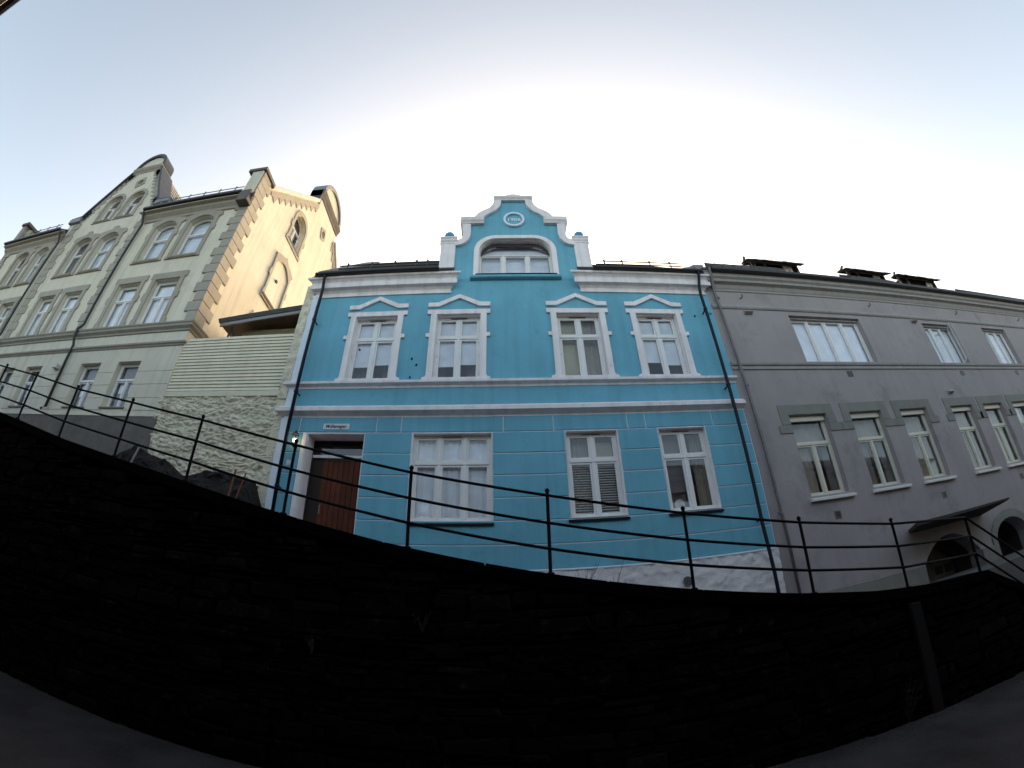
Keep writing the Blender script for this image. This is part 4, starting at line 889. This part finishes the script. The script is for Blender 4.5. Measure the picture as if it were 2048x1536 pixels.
# lifted tile strips at the eaves and ridge pieces seen over the gutter
for (a, c, dz) in ((5.92, 8.2, .10), (11.0, 13.2, .07), (17.4, 28.0, .06)):
    x = a
    while x < c-.1:
        MB(world).hexa([(x, YF-.32, 8.36), (x+.30, YF-.32, 8.36), (x+.30, YF+.1, 8.68), (x, YF+.1, 8.68), (x, YF-.30, 8.44+dz), (x+.29, YF-.30, 8.41+dz), (x+.29, YF+.1, 8.84+dz), (x, YF+.1, 8.87+dz)]).build('tile', 'tile', gh_, bevel=.01); x += .31
yz = lambda u, v, w_: (u, w_, v)
for (xl, a, c, zt) in ((8.66, 9.05, 11.18, 11.16), (13.28, 13.75, 15.88, 11.17), (16.35, 17.1, 19.35, 11.20)):
    y0 = 10.25; d = MB(yz).prism([(xl+.25, 9.4), (c-.12, 9.4), (c-.12, zt-.3), (xl+.6, zt-.3)], y0+.02, y0+2.4).build('dormer', 'darkwood', gh_)
    rr = random.Random(int(a*10))
    for k in range(6):                      # overlapping tile rows, hipped on the left
        zb = zt-.52+k*.09; yb = y0-.36+k*.12; x = xl+(a-xl)*k/6
        while x < c-.05:
            x1 = min(x+.22, c+rr.uniform(-.03, .05)); j1 = rr.uniform(-.012, .016)
            MB(world).hexa([(x, yb, zb+j1), (x1-.012, yb, zb+j1), (x1-.012, yb+.24, zb+.13+j1), (x, yb+.24, zb+.13+j1), (x, yb-.01, zb+.035+j1), (x1-.012, yb-.01, zb+.035+j1), (x1-.012, yb+.24, zb+.165+j1), (x, yb+.24, zb+.165+j1)]).build('tile', 'tile', d); x += .22
    MB(world).tube([(a-.05, y0+.38, zt+.0), (c+.06, y0+.38, zt-.0)], .06, 7).build('ridge_tile', 'tile', d)
    MB(world).tube([(xl-.04, y0-.26, zt-.34), (a, y0+.36, zt+.0)], .05, 6).build('hip_tile', 'tile', d)
    for x in (xl+.35, xl+.9, c-.6, c-.15): MB(world).box(x, x+.07, y0-.05, y0+.02, 9.6, zt-.22).build('post', 'greytrim', d)
    MB(world).hexa([(c-.75, y0+.05, 10.3), (c-.35, y0+.05, 10.25), (c-.35, y0+.08, 10.25), (c-.75, y0+.08, 10.3), (c-.85, y0-.1, 10.72), (c-.45, y0-.1, 10.68), (c-.45, y0-.07, 10.68), (c-.85, y0-.07, 10.72)]).build('skylight', 'soffit', d)
# windows
for i, (a, c) in enumerate(upper):
    nc = 4 if i in (0, 3) else 3
    wn = window(gh_, front, a+.002, c-.002, 5.452, 6.998, -.16, cols=nc, m='pvc', fr=.06, sash=.045, mull=.06, open_sash=(0, 2) if i == 1 else None, pane='glasscoat', label='three-light window with its last casement swung open' if i == 1 else None)
    MB().box(a-.0, c+.0, 6.94, 6.999, -.14, -.09).build('window_hood', 'greylight', gh_)
    MB().box(a+.07, c-.07, 5.5, 6.95, -.27, -.265).build('curtain', 'net' if i != 1 else 'blindgrey', wn)  # pale sheet close behind the glass, added to brighten the sky reflection
    if i == 1:
        b0 = c-.07-.50; ang = radians(-44)
        def omp(u, v, w_, c0=c-.075): du = u; return (c0-du*cos(ang)+w_*sin(ang)*0, YF+.16+du*sin(ang)-w_*.6, v)
        MB(omp).prism(rect(0, .50, 5.52, 6.93), -.02, .03, [rect(.05, .45, 5.57, 6.88)]).build('open_sash', 'pvc', wn)
        MB(omp).box(.05, .45, 5.57, 6.88, 0, .006).build('pane', 'glass', wn)
for i, (a, c) in enumerate(low):
    wn = window(gh_, front, a+.002, c-.002, 1.922, 3.938, -.14, cols=2, top_cols=1, transom=3.22, m='ivory', fr=.065, sash=.04, mull=.06)
    MB().sweep([(-.14, 1.80), (.10, 1.78), (.11, 1.84), (-.14, 1.915)], a-.06, c+.10).build('window_sill', 'pvc', gh_, bevel=.004)
    MB().box(a+.02, c-.02, 3.80, 3.936, -.14, -.08).build('window_hood', 'ivory', gh_)
    gp = [(a-.26, 3.684), (a-.001, 3.684), (a-.001, 3.941), (c+.001, 3.941), (c+.001, 3.684), (c+.30, 3.684), (c+.26, 4.21), (a-.26, 4.21)]
    MB().prism(gp, 0, .02).build('lintel_stone', 'greytrim', gh_, bevel=.006)
    first = i % 3 == 0; last = i % 3 == 2
    MB().box(a-(.38 if first else .001+.40), a-.001, 3.465, 3.680, 0, .022).build('shoulder_stone', 'greytrim', gh_, bevel=.006)
    MB().box(c+.001, c+(.42 if last else .40), 3.465, 3.680, 0, .022).build('shoulder_stone', 'greytrim', gh_, bevel=.006)
    if i in (2, 4, 5): curtain(front, a+.07, c-.07, 2.0, 3.85, -.34, 'beige', wn, 5, .03)
    else:
        curtain(front, a+.07, a+.52, 2.0, 3.17, -.30, 'beige' if i != 1 else 'drape', wn, 3, .02)
        curtain(front, c-.28, c-.06, 2.0, 3.17, -.30, 'drape', wn, 3, .03)
        curtain(front, a+.07, c-.07, 3.25, 3.85, -.30, 'beige', wn, 3, .02)
        MB().box(a+.62, a+.86, 2.35, 2.72, -.42, -.38).build('book', 'navy', wn)
    if i == 5: MB().box(a+.1, a+.55, 3.3, 3.8, -.17, -.165).build('blind_or_sky_sheet', 'signwhite', wn)
MB(world).tube([(5.72, YF-.36, 8.3), (5.74, YF-.30, 8.1), (5.77, YF-.10, 7.7), (5.80, YF-.09, 4.7), (5.83, YF-.09, 2.0), (5.90, YF-.10, -.6)], .038, 8).build('downpipe', 'zinc', gh_, smooth=True)
for z in (7.4, 4.7, 1.6): MB(world).lathe((5.81, YF-.09, z), [(.04, 0), (.055, .005), (.055, .05), (.04, .055)], 8).build('pipe_clip', 'zinc', gh_)
for x, z, m_ in ((7.43, 1.42, .09), (11.32, 1.42, .085), (15.5, 1.46, .09)):
    MB().prism(rect(x-m_, x+m_, z-m_, z+m_), 0, .012, [rect(x-m_+.03, x+m_-.03, z-m_+.03, z+m_-.03)]).build('vent_frame', 'plinth', gh_)
    MB().box(x-m_+.03, x+m_-.03, z-m_+.03, z+m_-.03, 0, .004).build('vent_hole', 'black', gh_)
for x in (9.37, 14.64, 18.3, 22.3): MB().box(x-.10, x+.10, 4.99, 5.16, 0, .01).build('vent_hole', 'black', gh_)
for x, z in ((6.65, 7.03), (13.33, 7.04), (13.42, 4.42)): MB().hexa([(x-.12, z+.05, 0), (x+.12, z+.05, 0), (x+.12, z+.05, .02), (x-.12, z+.05, .02), (x-.12, z-.08, 0), (x+.12, z-.08, 0), (x+.12, z-.04, .12), (x-.12, z-.04, .12)]).build('vent_hood', 'greylight', gh_)
for x in (6.6, 11.47, 16.15, 20.81): MB(world).tube([(x, YF, 7.52), (x+.02, YF-.09, 7.52), (x+.02, YF-.10, 7.60)], .016, 6).build('wall_hook', 'black', gh_)
MB().box(BR+.02, 9.77, -2, -.16, 0, .05).build('plinth', 'greytrim', gh_, bevel=.01)
MB().box(12.17, 12.79, -2, -.20, 0, .05).build('plinth', 'greytrim', gh_, bevel=.01)
MB().box(15.0, GR, -2, -.16, 0, .05).build('plinth', 'greytrim', gh_, bevel=.01)
# entrance: double door under a flat canopy, arched passage beside it
cn = MB(world).hexa([(8.75, 7.50, .70), (12.66, 7.50, .78), (12.66, YF, .66), (9.55, YF, .66), (8.75, 7.50, .79), (12.66, 7.50, .83), (12.66, YF, .74), (9.55, YF, .76)]).build('canopy', 'darkcanopy', gh_, bevel=.008)
MB().prism(rect(9.70, 12.53, -1.25, .68), -.80, -.401, [PORCH]).build('porch_lining', 'darkcanopy', gh_)  # recess lined in the dark colour that paints the porch shade
MB().prism(rect(9.72, 12.51, -1.24, .67), -.90, -.75, [ADOOR]).build('porch_back', 'darkcanopy', gh_)
MB().prism(arch(12.96, 14.91, -1.25, -.20, .46, True), -.82, -.401, [ARCH]).build('reveal', 'darkcanopy', gh_)  # passage reveal darkened by colour as painted shade
dd = MB().prism(arch(9.95, 12.25, -1.25, -.25, .30), -1.0, -.92).build('door', 'plinth', gh_)
for s in (0, 1):
    u0 = 10.08+s*1.06
    for (z0, z1) in ((-1.1, -.62), (-.52, -.30)):
        for k in range(2): MB().box(u0+.06+k*.41, u0+.39+k*.41, z0, z1, -.92, -.905).build('panel', 'darkcanopy', dd, bevel=.01)
MB().box(11.085, 11.115, -1.2, .2, -.92, -.895).build('meeting_stile', 'plinth', dd)
so_ = [(12.80, -1.2), (13.021, -1.2), (13.021, -.20)]+[(13.935-.914*cos(t), -.20+.601*sin(t)) for t in [pi*k/14 for k in range(1, 14)]]+[(14.849, -.20), (14.849, -1.2), (15.12, -1.2), (15.12, -.20)]+[(13.935+1.17*cos(t), -.20+.84*sin(t)) for t in [pi*k/14 for k in range(1, 14)]]+[(12.80, -.20)]
MB().prism(so_, 0, .03).build('arch_surround', 'greytrim', gh_, bevel=.006)
MB().box(13.0, 14.9, -1.2, .42, -.9, -.8).build('passage_door', 'black', gh_)
MB(world).box(GR-.3, GR, YF, YF+10, -2, 8.2).build('side_wall', 'grey', gh_)
MB(world).box(BR, GR, YF+10, YF+10.3, -2, 8.2).build('back_wall', 'grey', gh_)
MB(world).hexa([(BR+.1, YF+5, 8.28), (GR, YF+5, 8.28), (GR, YF+10.3, 8.28), (BR+.1, YF+10.3, 8.28), (BR+.1, YF+5, 12.4), (GR, YF+5, 12.4), (GR, YF+10.3, 8.4), (BR+.1, YF+10.3, 8.4)]).build('back_roof', 'tile', gh_)
MB(world).box(BR+.01, GR-.3, YF+.41, YF+10, 4.3, 4.5).build('floor_slab', 'darkwood', gh_)
MB(world).box(BR+.01, GR-.3, YF+.41, YF+10, 7.7, 7.9).build('ceiling_slab', 'soffit', gh_)

# ================================================================== HOUSE BEHIND THE CAMERA (its eaves corner shows top left)
op = thing('street_house', 'house on the near side of the road whose dark eaves edge just shows overhead', 'house', (0, -3, -2))
SL = -.1; EZ = 6.0
ye = lambda x: -.04+SL*(x+6.4)
def omap(u, v, w_): return (u, ye(u)-.45+w_, v)
oh = []
for k in range(9):
    u = -26+k*5.6; oh += [rect(u, u+1.1, -.6, 1.2), rect(u, u+1.1, 3.0, 4.9)]
MB(omap).prism(rect(-30, 28, -3.2, EZ-.2), -.4, 0, oh).build('wall', 'opp', op)
for h_ in oh: window(op, omap, h_[0][0]+.002, h_[1][0]-.002, h_[0][1]+.002, h_[2][1]-.002, -.15, cols=2, m='pvc', transom=h_[0][1]+1.35)
MB(omap).hexa([(-30, EZ-.22, -.1), (28, EZ-.22, -.1), (28, EZ-.22, .36), (-30, EZ-.22, .36), (-30, EZ-.14, -.1), (28, EZ-.14, -.1), (28, EZ-.14, .36), (-30, EZ-.14, .36)]).build('soffit', 'soffit', op)
MB(omap).box(-30, 28, EZ-.16, EZ, .30, .45).build('gutter', 'navy', op, bevel=.03)
MB(omap).hexa([(-30, EZ-.1, .36), (28, EZ-.1, .36), (28, EZ+.0, .36), (-30, EZ+.0, .36), (-30, EZ+2.2, -5), (28, EZ+2.2, -5), (28, EZ+2.3, -5), (-30, EZ+2.3, -5)]).build('roof', 'slate', op)
MB(world).box(-30, 28, -11, -10.7, -3.2, EZ).build('back_wall', 'opp', op)

# grit and leaf litter along the foot of the retaining wall
rr = random.Random(3); b = MB(world)
for k in range(2600):
    x = rr.uniform(-13, 11); d = abs(rr.gauss(0, .22)); z = road_z(x)+.012; y = 5.16-d
    r_ = rr.uniform(.004, .016)*(1.6 if rr.random() < .05 else 1); a = rr.uniform(0, 6.28); i = len(b.v)
    for q in range(3): b.v.append((x+r_*cos(a+q*2.1), y+r_*1.2*sin(a+q*2.1), z-.004))
    b.v.append((x, y, z+r_*rr.uniform(.3, .9))); b.f += [[i, i+1, i+3], [i+1, i+2, i+3], [i+2, i, i+3]]
b.build('gravel', 'grit', recalc=False, kind='stuff', label='fine grit and leaf litter along the foot of the dark wall', category='gravel')
# ================================================================== SMALL PLANTS
def tuft(loc, label, n=14, h=.2, spread=.1, name='weed'):
    b = MB(world); rr = random.Random(int(abs(loc[0]*100)))
    for k in range(n):
        a = rr.uniform(0, 2*pi); l = h*rr.uniform(.5, 1.1); s = spread*rr.uniform(.3, 1.3)
        p = Vector(loc); q = p+Vector((cos(a)*s*.4, sin(a)*s*.4, l*.6)); e = p+Vector((cos(a)*s, sin(a)*s, l))
        b.tube([p, q, e], [.006, .005, .0015], 4)
        for m_ in range(3):
            t = rr.uniform(.35, .95); c_ = p.lerp(e, t); d = Vector((rr.uniform(-1, 1), rr.uniform(-1, 1), rr.uniform(-.2, .8)))*.022
            i = len(b.v); b.v += [tuple(c_), tuple(c_+d+Vector((.008, 0, 0))), tuple(c_+d*2), tuple(c_+d-Vector((.008, 0, 0)))]; b.f.append([i, i+1, i+2, i+3])
    return tag(b.build(name, 'weed', recalc=False), label, 'plant')
G = [((1.45, 8.38, lane_z(1.45)+.0), 'bare twiggy weed in front of the white plinth, near the middle rail post', 10, .75, .3),
     ((2.0, 8.36, lane_z(2.0)), 'thin dry weed against the white plinth', 8, .85, .25),
     ((2.75, 8.38, lane_z(2.75)), 'low dry weed against the white plinth nearer the round vent', 9, .42, .3)]
for a in G: tuft(*a)
tuft((-.93, 5.28, -.12), 'pale dry tuft growing from the face of the dark wall below the lane', 10, .22, .12)
tuft((-2.2, 5.22, -.45), 'small bleached tuft rooted low in the dark wall', 14, .2, .12)
tuft((5.15, 5.22, road_z(5.15)+.02), 'brown grass clump at the foot of the dark wall beside the concrete strip', 30, .55, .22)
tuft((6.85, 8.40, -.56), 'little green weed on the ledge below the grey house', 8, .25, .1)
